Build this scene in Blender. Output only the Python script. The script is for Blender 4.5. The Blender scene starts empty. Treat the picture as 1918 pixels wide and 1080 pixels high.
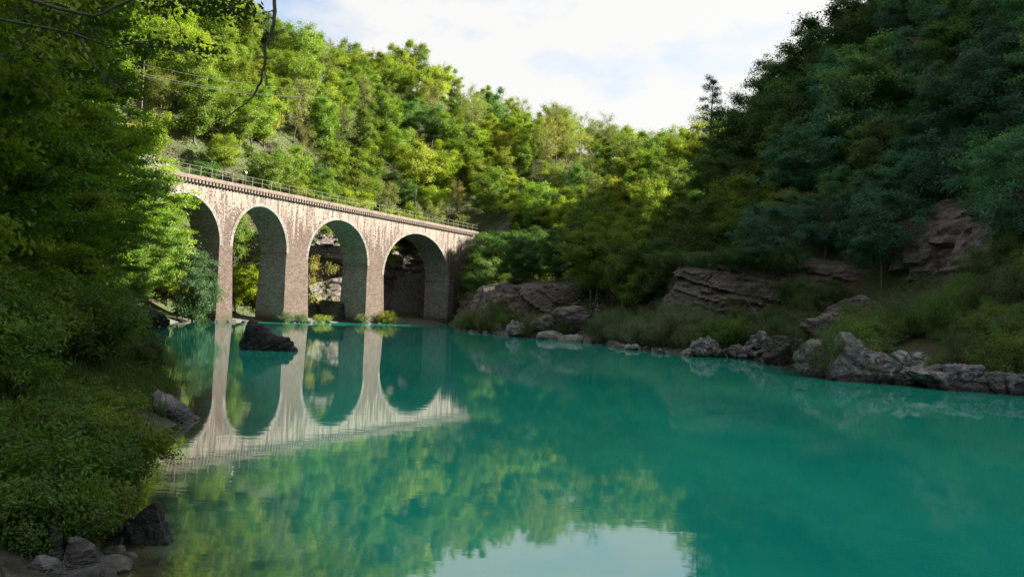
import bpy, math, random
import numpy as np
from mathutils import Vector, Matrix

SC = bpy.context.scene
COL = SC.collection
random.seed(7)
RNG = np.random.default_rng(7)

# ------------------------------------------------------------------ camera
FPX, CAMH = 1492.0, 2.5
PITCH, ROLL = math.radians(1.65), math.radians(2.2)
fwd = Vector((0, math.cos(PITCH), math.sin(PITCH)))
up0 = Vector((0, -math.sin(PITCH), math.cos(PITCH)))
rt0 = Vector((1, 0, 0))
CR = rt0 * math.cos(ROLL) + up0 * math.sin(ROLL)
CU = up0 * math.cos(ROLL) - rt0 * math.sin(ROLL)
cam = bpy.data.objects.new('camera', bpy.data.cameras.new('camera'))
COL.objects.link(cam)
cam.matrix_world = Matrix(((CR.x, CU.x, -fwd.x, 0), (CR.y, CU.y, -fwd.y, 0), (CR.z, CU.z, -fwd.z, CAMH), (0, 0, 0, 1)))
cam.data.sensor_width = 36
cam.data.lens = FPX / 1918 * 36
cam.data.clip_start = 0.1
cam.data.clip_end = 3000
SC.camera = cam

# ------------------------------------------------------------------ sky, sun, exposure
SUN_AZ, SUN_EL = math.radians(80), math.radians(30.5)
world = bpy.data.worlds.new('World'); SC.world = world
world.use_nodes = True
nt = world.node_tree; nt.nodes.clear()
def wn(t): return nt.nodes.new(t)
w_out = wn('ShaderNodeOutputWorld'); w_bg = wn('ShaderNodeBackground')
sky = wn('ShaderNodeTexSky'); sky.sky_type = 'NISHITA'; sky.sun_disc = False
sky.sun_elevation = SUN_EL; sky.sun_rotation = SUN_AZ; sky.air_density = 1.0; sky.dust_density = 1.5
tc = wn('ShaderNodeTexCoord'); mp = wn('ShaderNodeMapping')
mp.inputs['Scale'].default_value = (1.0, 1.0, 2.2); mp.inputs['Location'].default_value = (11.3, 0.2, 4.4)
nz = wn('ShaderNodeTexNoise'); nz.inputs['Scale'].default_value = 2.6; nz.inputs['Detail'].default_value = 7; nz.inputs['Roughness'].default_value = 0.55
rmp = wn('ShaderNodeValToRGB')
rmp.color_ramp.elements[0].position = 0.34; rmp.color_ramp.elements[0].color = (0.06, 0.06, 0.06, 1)
rmp.color_ramp.elements[1].position = 0.49; rmp.color_ramp.elements[1].color = (0.93, 0.93, 0.93, 1)
mx = wn('ShaderNodeMix'); mx.data_type = 'RGBA'
mx.inputs[7].default_value = (3.85, 3.78, 3.64, 1)
nt.links.new(tc.outputs['Generated'], mp.inputs['Vector']); nt.links.new(mp.outputs[0], nz.inputs['Vector'])
nt.links.new(nz.outputs['Fac'], rmp.inputs[0]); nt.links.new(rmp.outputs[0], mx.inputs[0])
nt.links.new(sky.outputs[0], mx.inputs[6]); nt.links.new(mx.outputs[2], w_bg.inputs['Color'])
w_bg.inputs['Strength'].default_value = 0.05
nt.links.new(w_bg.outputs[0], w_out.inputs['Surface'])

sund = bpy.data.lights.new('sun', 'SUN'); sund.energy = 5.0; sund.angle = math.radians(0.5); sund.color = (1.0, 0.91, 0.76)
sun = bpy.data.objects.new('sun', sund); COL.objects.link(sun)
SL = Vector((math.sin(SUN_AZ) * math.cos(SUN_EL), math.cos(SUN_AZ) * math.cos(SUN_EL), math.sin(SUN_EL)))
sun.rotation_euler = SL.to_track_quat('Z', 'Y').to_euler(); sun.location = (150, 60, 120)

vs = SC.view_settings
vs.view_transform = 'Standard'; vs.look = 'None'; vs.gamma = 1.0; vs.use_curve_mapping = False; vs.exposure = 2.38
cy = SC.cycles
cy.max_bounces = 6; cy.diffuse_bounces = 3; cy.glossy_bounces = 3; cy.transmission_bounces = 3; cy.transparent_max_bounces = 4
cy.use_denoising = True; cy.caustics_reflective = False; cy.caustics_refractive = False

# ------------------------------------------------------------------ small helpers
def ray(px, py):
    return (fwd * FPX + CR * (px - 959) - CU * (py - 540)).normalized()
def at_z(px, py, z=0.0):
    d = ray(px, py); return Vector((0, 0, CAMH)) + d * ((z - CAMH) / d.z)
def at_y(px, py, Y):
    d = ray(px, py); return Vector((0, 0, CAMH)) + d * (Y / d.y)
_W = np.array([fwd, CR, CU])
def project(P):
    Q = np.asarray(P, float) - np.array([0, 0, CAMH]); q = Q @ _W.T
    dz = np.maximum(q[..., 0], 1e-3)
    return 959 + FPX * q[..., 1] / dz, 540 - FPX * q[..., 2] / dz, q[..., 0]

def _h(ix, iy, iz, s):
    n = (ix * 374761393 + iy * 668265263 + iz * 2147483647 + s * 1274126177) & 0xFFFFFFFF
    n = ((n ^ (n >> 13)) * 1274126177) & 0xFFFFFFFF
    n = ((n ^ (n >> 15)) * 2246822519) & 0xFFFFFFFF
    return ((n ^ (n >> 16)) & 0xFFFFFF) / float(0xFFFFFF)
def vnoise(x, y, z, s=0):
    x = np.asarray(x, float); y = np.asarray(y, float) + 0 * x; z = np.asarray(z, float) + 0 * x
    ix, iy, iz = np.floor(x).astype(np.int64), np.floor(y).astype(np.int64), np.floor(z).astype(np.int64)
    fx, fy, fz = x - ix, y - iy, z - iz
    fx, fy, fz = [f * f * (3 - 2 * f) for f in (fx, fy, fz)]
    r = 0
    for a in (0, 1):
        for b in (0, 1):
            for c in (0, 1):
                r = r + _h(ix + a, iy + b, iz + c, s) * (fx if a else 1 - fx) * (fy if b else 1 - fy) * (fz if c else 1 - fz)
    return r * 2 - 1
def fbm(x, y, z=0.0, o=4, s=0):
    r, a = 0, 1.0
    for k in range(o):
        r = r + a * vnoise(np.asarray(x) * 2 ** k, np.asarray(y) * 2 ** k, np.asarray(z) * 2 ** k, s + k); a *= 0.5
    return r / 1.9

def mesh_quads(name, V, F, tint=None, smooth=False):
    V = np.asarray(V, np.float32); F = np.asarray(F, np.int32); k = F.shape[1]
    me = bpy.data.meshes.new(name)
    me.vertices.add(len(V)); me.vertices.foreach_set('co', V.ravel())
    me.loops.add(F.size); me.loops.foreach_set('vertex_index', F.ravel())
    me.polygons.add(len(F)); me.polygons.foreach_set('loop_start', np.arange(0, F.size, k, dtype=np.int32))
    me.polygons.foreach_set('use_smooth', np.full(len(F), smooth))
    if tint is not None:
        a = me.attributes.new('tint', 'FLOAT', 'FACE'); a.data.foreach_set('value', np.asarray(tint, np.float32))
    me.update(calc_edges=True)
    return me
def put(name, me, mat=None, parent=None):
    o = bpy.data.objects.new(name, me); COL.objects.link(o)
    if mat is not None and not me.materials: me.materials.append(mat)
    if parent is not None: o.parent = parent
    return o
def empty(name, loc=(0, 0, 0), rz=0.0, sc=1.0):
    o = bpy.data.objects.new(name, None); COL.objects.link(o)
    o.location = loc; o.rotation_euler = (0, 0, rz); o.scale = (sc, sc, sc) if not hasattr(sc, '__len__') else sc
    o.empty_display_size = 0.3
    return o
def tag(o, label=None, cat=None, group=None, kind=None):
    if label: o['label'] = label
    if cat: o['category'] = cat
    if group: o['group'] = group
    if kind: o['kind'] = kind
    return o

class Geo:
    def __init__(s): s.v = []; s.f = []; s.n = 0
    def add(s, V, F):
        V = np.asarray(V, float); s.v.append(V); s.f.append(np.asarray(F, int) + s.n); s.n += len(V)
    def box(s, x0, x1, y0, y1, z0, z1):
        s.add([(x0, y0, z0), (x1, y0, z0), (x1, y1, z0), (x0, y1, z0), (x0, y0, z1), (x1, y0, z1), (x1, y1, z1), (x0, y1, z1)],
              [(0, 3, 2, 1), (4, 5, 6, 7), (0, 1, 5, 4), (1, 2, 6, 5), (2, 3, 7, 6), (3, 0, 4, 7)])
    def tube(s, P, R, n=6):
        P = np.asarray(P, float); m = len(P); R = np.broadcast_to(np.asarray(R, float), (m,))
        T = np.gradient(P, axis=0); T /= np.linalg.norm(T, axis=1)[:, None] + 1e-9
        ref = np.array([0.31, 0.11, 0.94]) if abs(T[0, 2]) < 0.8 else np.array([0.97, 0.21, 0.1])
        A = np.cross(T, ref); A /= np.linalg.norm(A, axis=1)[:, None] + 1e-9
        B = np.cross(T, A)
        an = np.arange(n) / n * 2 * math.pi
        V = P[:, None] + R[:, None, None] * (np.cos(an)[None, :, None] * A[:, None] + np.sin(an)[None, :, None] * B[:, None])
        i, j = np.meshgrid(np.arange(m - 1), np.arange(n), indexing='ij'); jn = (j + 1) % n
        F = np.stack([i * n + j, i * n + jn, (i + 1) * n + jn, (i + 1) * n + j], -1).reshape(-1, 4)
        s.add(V.reshape(-1, 3), F)
    def mesh(s, name, smooth=False): return mesh_quads(name, np.concatenate(s.v), np.concatenate(s.f), smooth=smooth)

# ------------------------------------------------------------------ materials
def new_mat(name):
    m = bpy.data.materials.new(name); m.use_nodes = True; m.node_tree.nodes.clear(); return m, m.node_tree
class N:
    """terse node builder"""
    def __init__(s, t): s.t = t
    def n(s, typ, **kw):
        x = s.t.nodes.new(typ)
        for k, v in kw.items():
            if k.startswith('_'): setattr(x, k[1:], v)
            else:
                key = k if not k.startswith('i') or not k[1:].isdigit() else int(k[1:])
                if hasattr(v, 'is_linked'): s.t.links.new(v, x.inputs[key])
                else: x.inputs[key].default_value = v
        return x
    def noise(s, vec, scale, detail=4, rough=0.55, dist=0.0):
        return s.n('ShaderNodeTexNoise', Vector=vec, Scale=scale, Detail=detail, Roughness=rough, Distortion=dist).outputs['Fac']
    def math(s, op, a, b=0.0, clamp=False): return s.n('ShaderNodeMath', _operation=op, _use_clamp=clamp, i0=a, i1=b).outputs[0]
    def map(s, v, a, b, c=0.0, d=1.0): return s.n('ShaderNodeMapRange', i0=v, i1=a, i2=b, i3=c, i4=d).outputs[0]
    def mix(s, f, a, b, mode='MIX'):
        x = s.t.nodes.new('ShaderNodeMix'); x.data_type = 'RGBA'; x.blend_type = mode
        for idx, v in ((0, f), (6, a), (7, b)):
            if hasattr(v, 'is_linked'): s.t.links.new(v, x.inputs[idx])
            else: x.inputs[idx].default_value = (*v, 1) if isinstance(v, tuple) and len(v) == 3 else v
        return x.outputs[2]
    def scale(s, vec, sc, loc=(0, 0, 0), rot=(0, 0, 0)):
        return s.n('ShaderNodeMapping', Vector=vec, Scale=sc, Location=loc, Rotation=rot).outputs[0]
    def bump(s, h, strength=0.5, dist=0.1, normal=None):
        kw = dict(Height=h, Strength=strength, Distance=dist)
        if normal is not None: kw['Normal'] = normal
        return s.n('ShaderNodeBump', **kw).outputs[0]
    def out(s, sh): s.t.links.new(sh, s.n('ShaderNodeOutputMaterial').inputs['Surface'])
def rgb(*c): return (*c, 1.0)

def leaf_material(name, trans=0.45, gloss=0.015):
    m, t = new_mat(name); b = N(t)
    oi = b.n('ShaderNodeObjectInfo')
    at = b.n('ShaderNodeAttribute', _attribute_name='tint').outputs['Fac']
    hs = b.n('ShaderNodeHueSaturation', Hue=b.map(at, 0, 1, 0.525, 0.49), Saturation=b.map(at, 0, 1, 1.08, 0.92), Value=b.map(at, 0, 1, 0.7, 1.3), Color=oi.outputs['Color']).outputs[0]
    d = b.n('ShaderNodeBsdfDiffuse', Color=hs).outputs[0]
    tcol = b.mix(1.0, hs, rgb(1.1, 1.2, 0.6), 'MULTIPLY')
    tr = b.n('ShaderNodeBsdfTranslucent', Color=tcol).outputs[0]
    mix = b.n('ShaderNodeMixShader', i0=trans, i1=d, i2=tr).outputs[0]
    g = b.n('ShaderNodeBsdfGlossy', Color=rgb(0.8, 0.85, 0.9), Roughness=0.45).outputs[0]
    b.out(b.n('ShaderNodeMixShader', i0=gloss, i1=mix, i2=g).outputs[0])
    return m
LEAF = leaf_material('leaf')
LEAF_W = leaf_material('waxy_leaf', 0.45, 0.02)

def bark_material():
    m, t = new_mat('bark'); b = N(t)
    p = b.n('ShaderNodeTexCoord').outputs['Object']
    n1 = b.noise(b.scale(p, (9, 9, 2)), 1.0, 5)
    n2 = b.noise(p, 0.7, 3)
    c = b.mix(b.map(n1, 0.35, 0.65), rgb(0.035, 0.028, 0.022), rgb(0.13, 0.115, 0.095))
    c = b.mix(b.map(n2, 0.5, 0.7, 0, 0.5), c, rgb(0.07, 0.085, 0.04))
    b.out(b.n('ShaderNodeBsdfPrincipled', **{'Base Color': c, 'Roughness': 0.9, 'Normal': b.bump(n1, 0.6, 0.03)}).outputs[0])
    return m
BARK = bark_material()

def rock_material(name, light, dark, bed=(1, 1, 5), rot=(0, 0, 0), wet=0.5, moss=0.25, bleach=0.0, crack=0.5, coarse=0.6):
    m, t = new_mat(name); b = N(t)
    geo = b.n('ShaderNodeNewGeometry'); P = geo.outputs['Position']
    pb = b.scale(P, bed, rot=rot)
    lay = b.noise(pb, 1.0 * coarse, 8, 0.65, 0.4)
    fine = b.noise(P, 6.0, 8, 0.7)
    big = b.noise(P, 0.35, 4)
    vo = b.n('ShaderNodeTexVoronoi', _feature='DISTANCE_TO_EDGE', Vector=b.mix(0.12, P, b.n('ShaderNodeTexNoise', Vector=P, Scale=2.0).outputs['Color']), Scale=1.3).outputs['Distance']
    c = b.mix(b.map(lay, 0.40, 0.60), dark, light)
    ln = b.noise(b.scale(P, (bed[0] * .8, bed[1] * .8, bed[2] * 2.6), rot=rot), 1.0, 5, 0.6, 0.5)
    c = b.mix(b.map(ln, 0.36, 0.46, 0.75, 0.0), c, rgb(0.015, 0.013, 0.013))  # dark crevices along the beds, shade put into the rock colour
    c = b.mix(b.map(fine, 0.35, 0.7, 0.0, 0.55), c, b.mix(0.55, c, rgb(0.02, 0.019, 0.018)))
    c = b.mix(b.map(big, 0.4, 0.65, 0, 0.5), c, b.mix(1.0, c, rgb(0.6, 0.52, 0.48), 'MULTIPLY'))
    if bleach:
        bl = b.noise(P, 1.8, 7, 0.7)
        c = b.mix(b.map(bl, 0.52, 0.60, 0, bleach), c, rgb(0.36, 0.36, 0.37))
    c = b.mix(b.map(vo, 0.0, 0.035, crack, 0.0), c, rgb(0.012, 0.012, 0.012))
    nz_ = b.n('ShaderNodeSeparateXYZ', Vector=geo.outputs['Normal']).outputs['Z']
    mo = b.math('MULTIPLY', b.map(nz_, 0.35, 0.9), b.map(b.noise(P, 1.1, 6, 0.7), 0.45, 0.62))
    c = b.mix(b.math('MULTIPLY', mo, moss), c, rgb(0.075, 0.085, 0.02))
    z = b.n('ShaderNodeSeparateXYZ', Vector=P).outputs['Z']
    wz = b.math('ADD', z, b.math('MULTIPLY', b.math('SUBTRACT', fine, 0.5), 0.5))
    wf = b.map(wz, 0.12, 0.42, wet, 0.0)
    c = b.mix(wf, c, rgb(0.012, 0.013, 0.014))
    h = b.math('ADD', b.math('ADD', b.math('MULTIPLY', lay, 1.0), b.math('MULTIPLY', fine, 0.35)), b.map(ln, 0.34, 0.5, -0.5, 0.0))
    h = b.math('ADD', h, b.map(vo, 0.0, 0.05, -0.5 * crack, 0.0))
    b.out(b.n('ShaderNodeBsdfPrincipled', **{'Base Color': c, 'Roughness': b.map(wf, 0, 1, 0.85, 0.35), 'Normal': b.bump(h, 0.75, 0.22)}).outputs[0])
    return m
R_CLIFF = rock_material('cliff_rock', rgb(0.165, 0.13, 0.12), rgb(0.05, 0.042, 0.042), (0.35, 0.35, 2.6), (0.05, 0.22, 0), 0.6, 0.35, 0.15, 0.35)
R_GREY = rock_material('grey_limestone', rgb(0.30, 0.30, 0.32), rgb(0.10, 0.10, 0.11), (1, 1, 1.6), (0, 0.2, 0), 0.9, 0.2, 0.55, 0.3)
R_PATCH = rock_material('patchy_limestone', rgb(0.20, 0.20, 0.215), rgb(0.02, 0.02, 0.022), (1, 1, 1.8), (0, 0.25, 0), 0.95, 0.25, 0.75, 0.35, 1.6)
R_BLACK = rock_material('wet_black_rock', rgb(0.035, 0.038, 0.04), rgb(0.008, 0.009, 0.01), (1, 1, 2.5), (0, 0.3, 0), 0.9, 0.15, 0.12, 0.6, 1.5)
R_MOSS = rock_material('mossy_black_rock', rgb(0.04, 0.04, 0.038), rgb(0.008, 0.008, 0.008), (1, 1, 1.4), (0, 0, 0), 0.9, 1.6, 0.0, 0.3, 1.8)
R_SLAB = rock_material('slaty_rock', rgb(0.20, 0.175, 0.165), rgb(0.045, 0.04, 0.04), (0.6, 0.6, 5), (0, -0.3, 0.2), 0.5, 0.3, 0.25, 0.4, 1.2)
R_STONE = rock_material('pale_river_stone', rgb(0.36, 0.36, 0.35), rgb(0.17, 0.17, 0.16), (1, 1, 1.3), (0, 0, 0), 0.6, 0.1, 0.4, 0.2)

def ground_material():
    m, t = new_mat('hillside_ground'); b = N(t)
    geo = b.n('ShaderNodeNewGeometry'); P = geo.outputs['Position']
    n1 = b.noise(P, 0.25, 6, 0.6); n2 = b.noise(P, 2.5, 8, 0.7); n3 = b.noise(P, 9.0, 6, 0.7)
    c = b.mix(b.map(n2, 0.35, 0.65), rgb(0.03, 0.024, 0.016), rgb(0.085, 0.066, 0.045))
    c = b.mix(b.map(n1, 0.32, 0.47), c, b.mix(b.map(n2, 0.3, 0.7), rgb(0.02, 0.035, 0.008), rgb(0.06, 0.08, 0.02)))
    nzv = b.n('ShaderNodeSeparateXYZ', Vector=geo.outputs['Normal']).outputs['Z']
    rk = b.math('MULTIPLY', b.map(nzv, 0.62, 0.48), b.map(n2, 0.4, 0.5))
    c = b.mix(rk, c, b.mix(n3, rgb(0.06, 0.055, 0.05), rgb(0.22, 0.2, 0.185)))
    z = b.n('ShaderNodeSeparateXYZ', Vector=P).outputs['Z']
    gr = b.math('MULTIPLY', b.map(z, 0.9, 0.3), b.map(n2, 0.35, 0.5))
    c = b.mix(gr, c, b.mix(b.map(n3, 0.3, 0.7), rgb(0.04, 0.036, 0.03), rgb(0.18, 0.165, 0.145)))
    b.out(b.n('ShaderNodeBsdfPrincipled', **{'Base Color': c, 'Roughness': 0.95, 'Normal': b.bump(b.math('ADD', n2, b.math('MULTIPLY', n3, 0.5)), 0.8, 0.3)}).outputs[0])
    return m

def water_material():
    m, t = new_mat('turquoise_river_water'); b = N(t)
    P = b.n('ShaderNodeNewGeometry').outputs['Position']
    dep = b.n('ShaderNodeAttribute', _attribute_name='depth').outputs['Fac']
    n1 = b.noise(b.scale(P, (0.35, 0.16, 1)), 1.0, 4, 0.5, 0.3)
    n0 = b.noise(b.scale(P, (0.07, 0.03, 1), rot=(0, 0, 0.3)), 1.0, 4, 0.55, 0.5)
    body = b.mix(b.map(b.math('ADD', b.math('MULTIPLY', n1, 0.35), b.math('MULTIPLY', n0, 0.65)), 0.38, 0.62), rgb(0.005, 0.255, 0.20), rgb(0.018, 0.40, 0.27))
    bn = b.noise(P, 1.6, 6, 0.65)
    bed = b.mix(b.map(bn, 0.38, 0.62), rgb(0.012, 0.017, 0.010), rgb(0.085, 0.085, 0.04))
    col = b.mix(b.map(b.math('ADD', dep, b.math('MULTIPLY', b.math('SUBTRACT', bn, 0.5), 0.35)), 0.12, 0.85), bed, body)
    w1 = b.noise(b.scale(P, (1.0, 1.9, 1), rot=(0, 0, 0.35)), 1.1, 3, 0.5)
    w2 = b.noise(b.scale(P, (1.0, 2.4, 1), rot=(0, 0, -0.2)), 4.5, 3, 0.55)
    act = b.map(b.noise(b.scale(P, (0.10, 0.05, 1), rot=(0, 0, 0.3)), 1.0, 3), 0.35, 0.7, 0.5, 1.3)
    h = b.math('MULTIPLY', b.math('ADD', b.math('MULTIPLY', w1, 0.7), b.math('MULTIPLY', w2, 0.16)), act)
    nor = b.bump(h, 0.018, 0.13)
    d = b.n('ShaderNodeBsdfDiffuse', Color=col).outputs[0]
    g = b.n('ShaderNodeBsdfGlossy', Color=rgb(0.93, 0.97, 1.0), Roughness=b.map(b.noise(b.scale(P, (0.05, 0.22, 1), rot=(0, 0, 0.12)), 1.0, 4, 0.6, 0.4), 0.48, 0.66, 0.008, 0.035), Normal=nor).outputs[0]
    fr = b.n('ShaderNodeFresnel', IOR=2.5, Normal=nor).outputs[0]
    b.out(b.n('ShaderNodeMixShader', i0=fr, i1=d, i2=g).outputs[0])
    return m

def masonry_material(name, base, dark, white, eff, bw=0.5, bh=0.24, wetz=0.6):
    m, t = new_mat(name); b = N(t)
    tcx = b.n('ShaderNodeTexCoord'); O = tcx.outputs['Object']
    so = b.n('ShaderNodeSeparateXYZ', Vector=O); sn = b.n('ShaderNodeSeparateXYZ', Vector=tcx.outputs['Normal'])
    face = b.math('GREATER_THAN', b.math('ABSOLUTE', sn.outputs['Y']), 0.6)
    vf = b.n('ShaderNodeCombineXYZ', X=so.outputs['X'], Y=so.outputs['Z']).outputs[0]
    vj = b.n('ShaderNodeCombineXYZ', X=so.outputs['Y'], Y=so.outputs['Z']).outputs[0]
    v = b.n('ShaderNodeMix', _data_type='VECTOR', i0=face, i4=vj, i5=vf).outputs[1]
    vd = b.n('ShaderNodeVectorMath', _operation='ADD', i0=v, i1=b.n('ShaderNodeVectorMath', _operation='SCALE', i0=b.n('ShaderNodeTexNoise', Vector=O, Scale=2.5, Detail=2.0).outputs['Color'], Scale=0.12).outputs[0]).outputs[0]
    br = b.n('ShaderNodeTexBrick', _offset=0.5, _squash=1.0, Vector=vd, Color1=rgb(0.25, 0.25, 0.25), Color2=rgb(0.95, 0.95, 0.95), Mortar=rgb(0.12, 0.12, 0.12), Scale=1.0,
             **{'Mortar Size': 0.025, 'Mortar Smooth': 0.3, 'Bias': 0.0, 'Brick Width': bw, 'Row Height': bh})
    n1 = b.noise(O, 3.5, 6, 0.7); n2 = b.noise(O, 0.5, 4)
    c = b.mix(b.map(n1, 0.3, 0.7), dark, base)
    c = b.mix(face, b.mix(b.map(n1, 0.3, 0.7), rgb(0.14, 0.135, 0.13), rgb(0.33, 0.32, 0.31)), c)  # jambs and barrels: grey stone, with their shaded look also put into the colour
    c = b.mix(0.6, c, b.mix(1.0, c, br.outputs['Color'], 'MULTIPLY'))
    c = b.mix(b.map(n2, 0.45, 0.65, 0, 0.5), c, b.mix(1.0, c, rgb(0.75, 0.62, 0.56), 'MULTIPLY'))
    # lime weeping down from the deck in vertical runs, thinning out below
    st = b.noise(b.scale(O, (1.5, 1.5, 0.16)), 1.4, 6, 0.6, 0.2)
    sp = b.noise(O, 4.2, 5, 0.65)
    fall = b.map(so.outputs['Z'], 7.0, 15.8, -0.10, 0.105)
    k = b.math('ADD', b.math('ADD', b.math('MULTIPLY', st, 0.5), b.math('MULTIPLY', sp, 0.5)), fall)
    c = b.mix(b.map(k, 0.525, 0.58, 0, eff), c, white)
    dk = b.noise(b.scale(O, (2.2, 2.2, 0.12), (3, 1, 5)), 1.5, 4, 0.6)
    c = b.mix(b.map(b.math('ADD', dk, b.math('MULTIPLY', fall, 0.6)), 0.6, 0.7, 0, 0.55), c, rgb(0.05, 0.035, 0.03))
    wz = b.math('ADD', so.outputs['Z'], b.math('MULTIPLY', b.math('SUBTRACT', n1, 0.5), 1.2))
    c = b.mix(b.map(wz, wetz, wetz + 0.9, 0.88, 0), c, rgb(0.035, 0.033, 0.018))
    h = b.math('ADD', b.math('MULTIPLY', br.outputs['Fac'], -0.8), b.math('MULTIPLY', n1, 0.9))
    b.out(b.n('ShaderNodeBsdfPrincipled', **{'Base Color': c, 'Roughness': 0.92, 'Normal': b.bump(h, 0.9, 0.06)}).outputs[0])
    return m
def plain(name, col, rough=0.7, metal=0.0, var=0.25):
    m, t = new_mat(name); b = N(t)
    n = b.noise(b.n('ShaderNodeTexCoord').outputs['Object'], 7.0, 4)
    c = b.mix(b.map(n, 0.3, 0.7), tuple(x * (1 - var) for x in col[:3]), tuple(min(1, x * (1 + var)) for x in col[:3]))
    b.out(b.n('ShaderNodeBsdfPrincipled', **{'Base Color': c, 'Roughness': rough, 'Metallic': metal}).outputs[0])
    return m

# ------------------------------------------------------------------ terrain and river
# shoreline nodes: x, y, heights of the land at the distances KD from the water
KD = np.array([0, 2, 6, 12, 20, 35, 60, 100, 170.0])
A = (0, .9, 2.4, 5.5, 11, 22, 42, 62, 75); B = (0, 1.1, 3.2, 8, 15, 27, 46, 66, 78)
C = (0, .35, .8, 4.5, 14, 27, 48, 64, 72); D = (0, .4, 2.5, 13.5, 18, 29, 48, 60, 66)
E = (0, 0.8, 3, 10, 16, 26, 44, 58, 64); F = (0, 1.2, 4, 6.5, 9, 13, 21, 46, 62)
G = (0, .5, 1.3, 3.5, 9, 19, 30, 46, 62); H = (0, .8, 2.2, 8, 19, 37, 60, 84, 100)
G2 = (0, .5, 1.3, 5, 16, 37, 58, 78, 92)
I = (0, 1.0, 2.3, 6.5, 17, 37, 66, 95, 115)  # top heights, out of view, raised to shade the river and near bank
SH = [(-12, -300, A), (-8, -60, A), (-3, -20, A), (1.0, -6, A), (2.4, -1, A), (1.6, 2.2, A), (-1.9, 4.6, A), (-3.5, 7.2, A), (-4.5, 8.8, A), (-5.0, 10.3, A),
      (-6, 13.2, A), (-6.6, 16, A), (-9, 22, A), (-14, 31, A), (-21, 44, B), (-29, 62, B), (-34.5, 79, B), (-36, 89, C), (-33.4, 98, C), (-28.5, 107, C),
      (-22, 118, D), (-18.5, 127, D), (-11, 133.5, E), (-7.5, 129, E), (-6, 112, F), (-4.5, 97, F), (-1, 87, F), (2.2, 78.5, G), (8.2, 71, G2), (12, 56, H), (16.5, 52.5, H),
      (16.2, 44, I), (15.0, 38.5, I), (17, 35, I), (21, 31.8, I), (28, 22, I), (37, 5, I), (43, -20, I), (48, -60, I), (60, -300, I)]
SX = np.array([p[0] for p in SH], float); SY = np.array([p[1] for p in SH], float); SZ = np.array([p[2] for p in SH], float)
def shore(x, y):
    """distance to the shoreline, inside-water flag, profile weights"""
    best = np.full(x.shape, 1e9); seg = np.zeros(x.shape, int); tt = np.zeros(x.shape); ins = np.zeros(x.shape, bool)
    n = len(SX)
    for i in range(n):
        j = (i + 1) % n
        ax, ay, bx, by = SX[i], SY[i], SX[j], SY[j]
        c = ((ay > y) != (by > y))
        with np.errstate(divide='ignore', invalid='ignore'):
            ins ^= c & (x < (bx - ax) * (y - ay) / (by - ay + 1e-12) + ax)
        if j == 0: continue
        L2 = (bx - ax) ** 2 + (by - ay) ** 2
        t = np.clip(((x - ax) * (bx - ax) + (y - ay) * (by - ay)) / L2, 0, 1)
        d = np.hypot(x - ax - t * (bx - ax), y - ay - t * (by - ay))
        m = d < best
        best = np.where(m, d, best); seg = np.where(m, i, seg); tt = np.where(m, t, tt)
    return best, ins, seg, tt
BP0 = np.array([-37.1, 86.5]); BD = np.array([0.4917, 0.8706]); BN = np.array([-0.8706, 0.4917]); BW = 4.6
def bridge_so(x, y):
    rx, ry = x - BP0[0], y - BP0[1]
    return rx * BD[0] + ry * BD[1], rx * BN[0] + ry * BN[1]
def terrain(x, y):
    x = np.asarray(x, float); y = np.asarray(y, float)
    d, ins, seg, tt = shore(x, y)
    P = SZ[seg] * (1 - tt)[..., None] + SZ[np.minimum(seg + 1, len(SX) - 1)] * tt[..., None]
    k = np.clip(np.searchsorted(KD, d, side='right') - 1, 0, len(KD) - 2)
    f = np.clip((d - KD[k]) / (KD[k + 1] - KD[k]), 0, 1)
    z = np.take_along_axis(P, k[..., None], -1)[..., 0] * (1 - f) + np.take_along_axis(P, (k + 1)[..., None], -1)[..., 0] * f
    z = z + fbm(x / 26, y / 26, 3.1, 4, 11) * np.minimum(d * 0.16, 5.0) + fbm(x / 5, y / 5, 1.7, 3, 21) * np.minimum(d * 0.12, 0.7)
    # the far ridge stands higher upstream and drops towards the side valley, cut behind the cliff for the notch and to let sun onto the viaduct
    z = z + np.interp(x, [-90, -45, -22, -8, 20, 45, 80], [9, 9, 7.5, 0, -9, -17, -19]) * np.clip((d - 15) / 60, 0, 1) * np.clip((y - 95) / 30, 0, 1)
    al = (x - 18) * 0.96 + (y - 122) * 0.28; la = (y - 122) * 0.96 - (x - 18) * 0.28
    lim = 12 + np.where(la > 0, np.maximum(0, la - 4) * 0.95, np.maximum(0, -la - 3) * 1.7) + np.maximum(0, -al) * 1.5 + 2 * fbm(x / 14, y / 14, 5.0, 3, 31)
    z = np.where(lim < z, lim + (z - lim) * 0.12, z)
    s, o = bridge_so(x, y)
    # railway bench behind and beyond the viaduct, and the clear ground under its arches
    w = np.clip((s + 9) / 6, 0, 1) * np.clip((56 - s) / 4, 0, 1) * np.clip((o + 4) / 2, 0, 1) * np.clip((9.5 - o) / 4, 0, 1)
    z = z * (1 - w) + np.minimum(z, 0.7) * w
    w = np.clip((s - 40) / 4, 0, 1) * np.clip((72 - s) / 5, 0, 1) * np.clip((o - 2) / 2, 0, 1) * np.clip((10.5 - o) / 2.5, 0, 1)
    z = z * (1 - w) + np.minimum(z, 0.7) * w
    cut = np.clip((o + 1) / 1, 0, 1) * np.clip((6.5 - o) / 2, 0, 1) * np.clip((s + 45) / 6, 0, 1) * np.clip((110 - s) / 8, 0, 1)
    z = np.where(z > 15.6, z * (1 - cut) + 15.6 * cut, z)
    return np.where(ins, -np.minimum(d * 0.32, 3.0), z)

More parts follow.
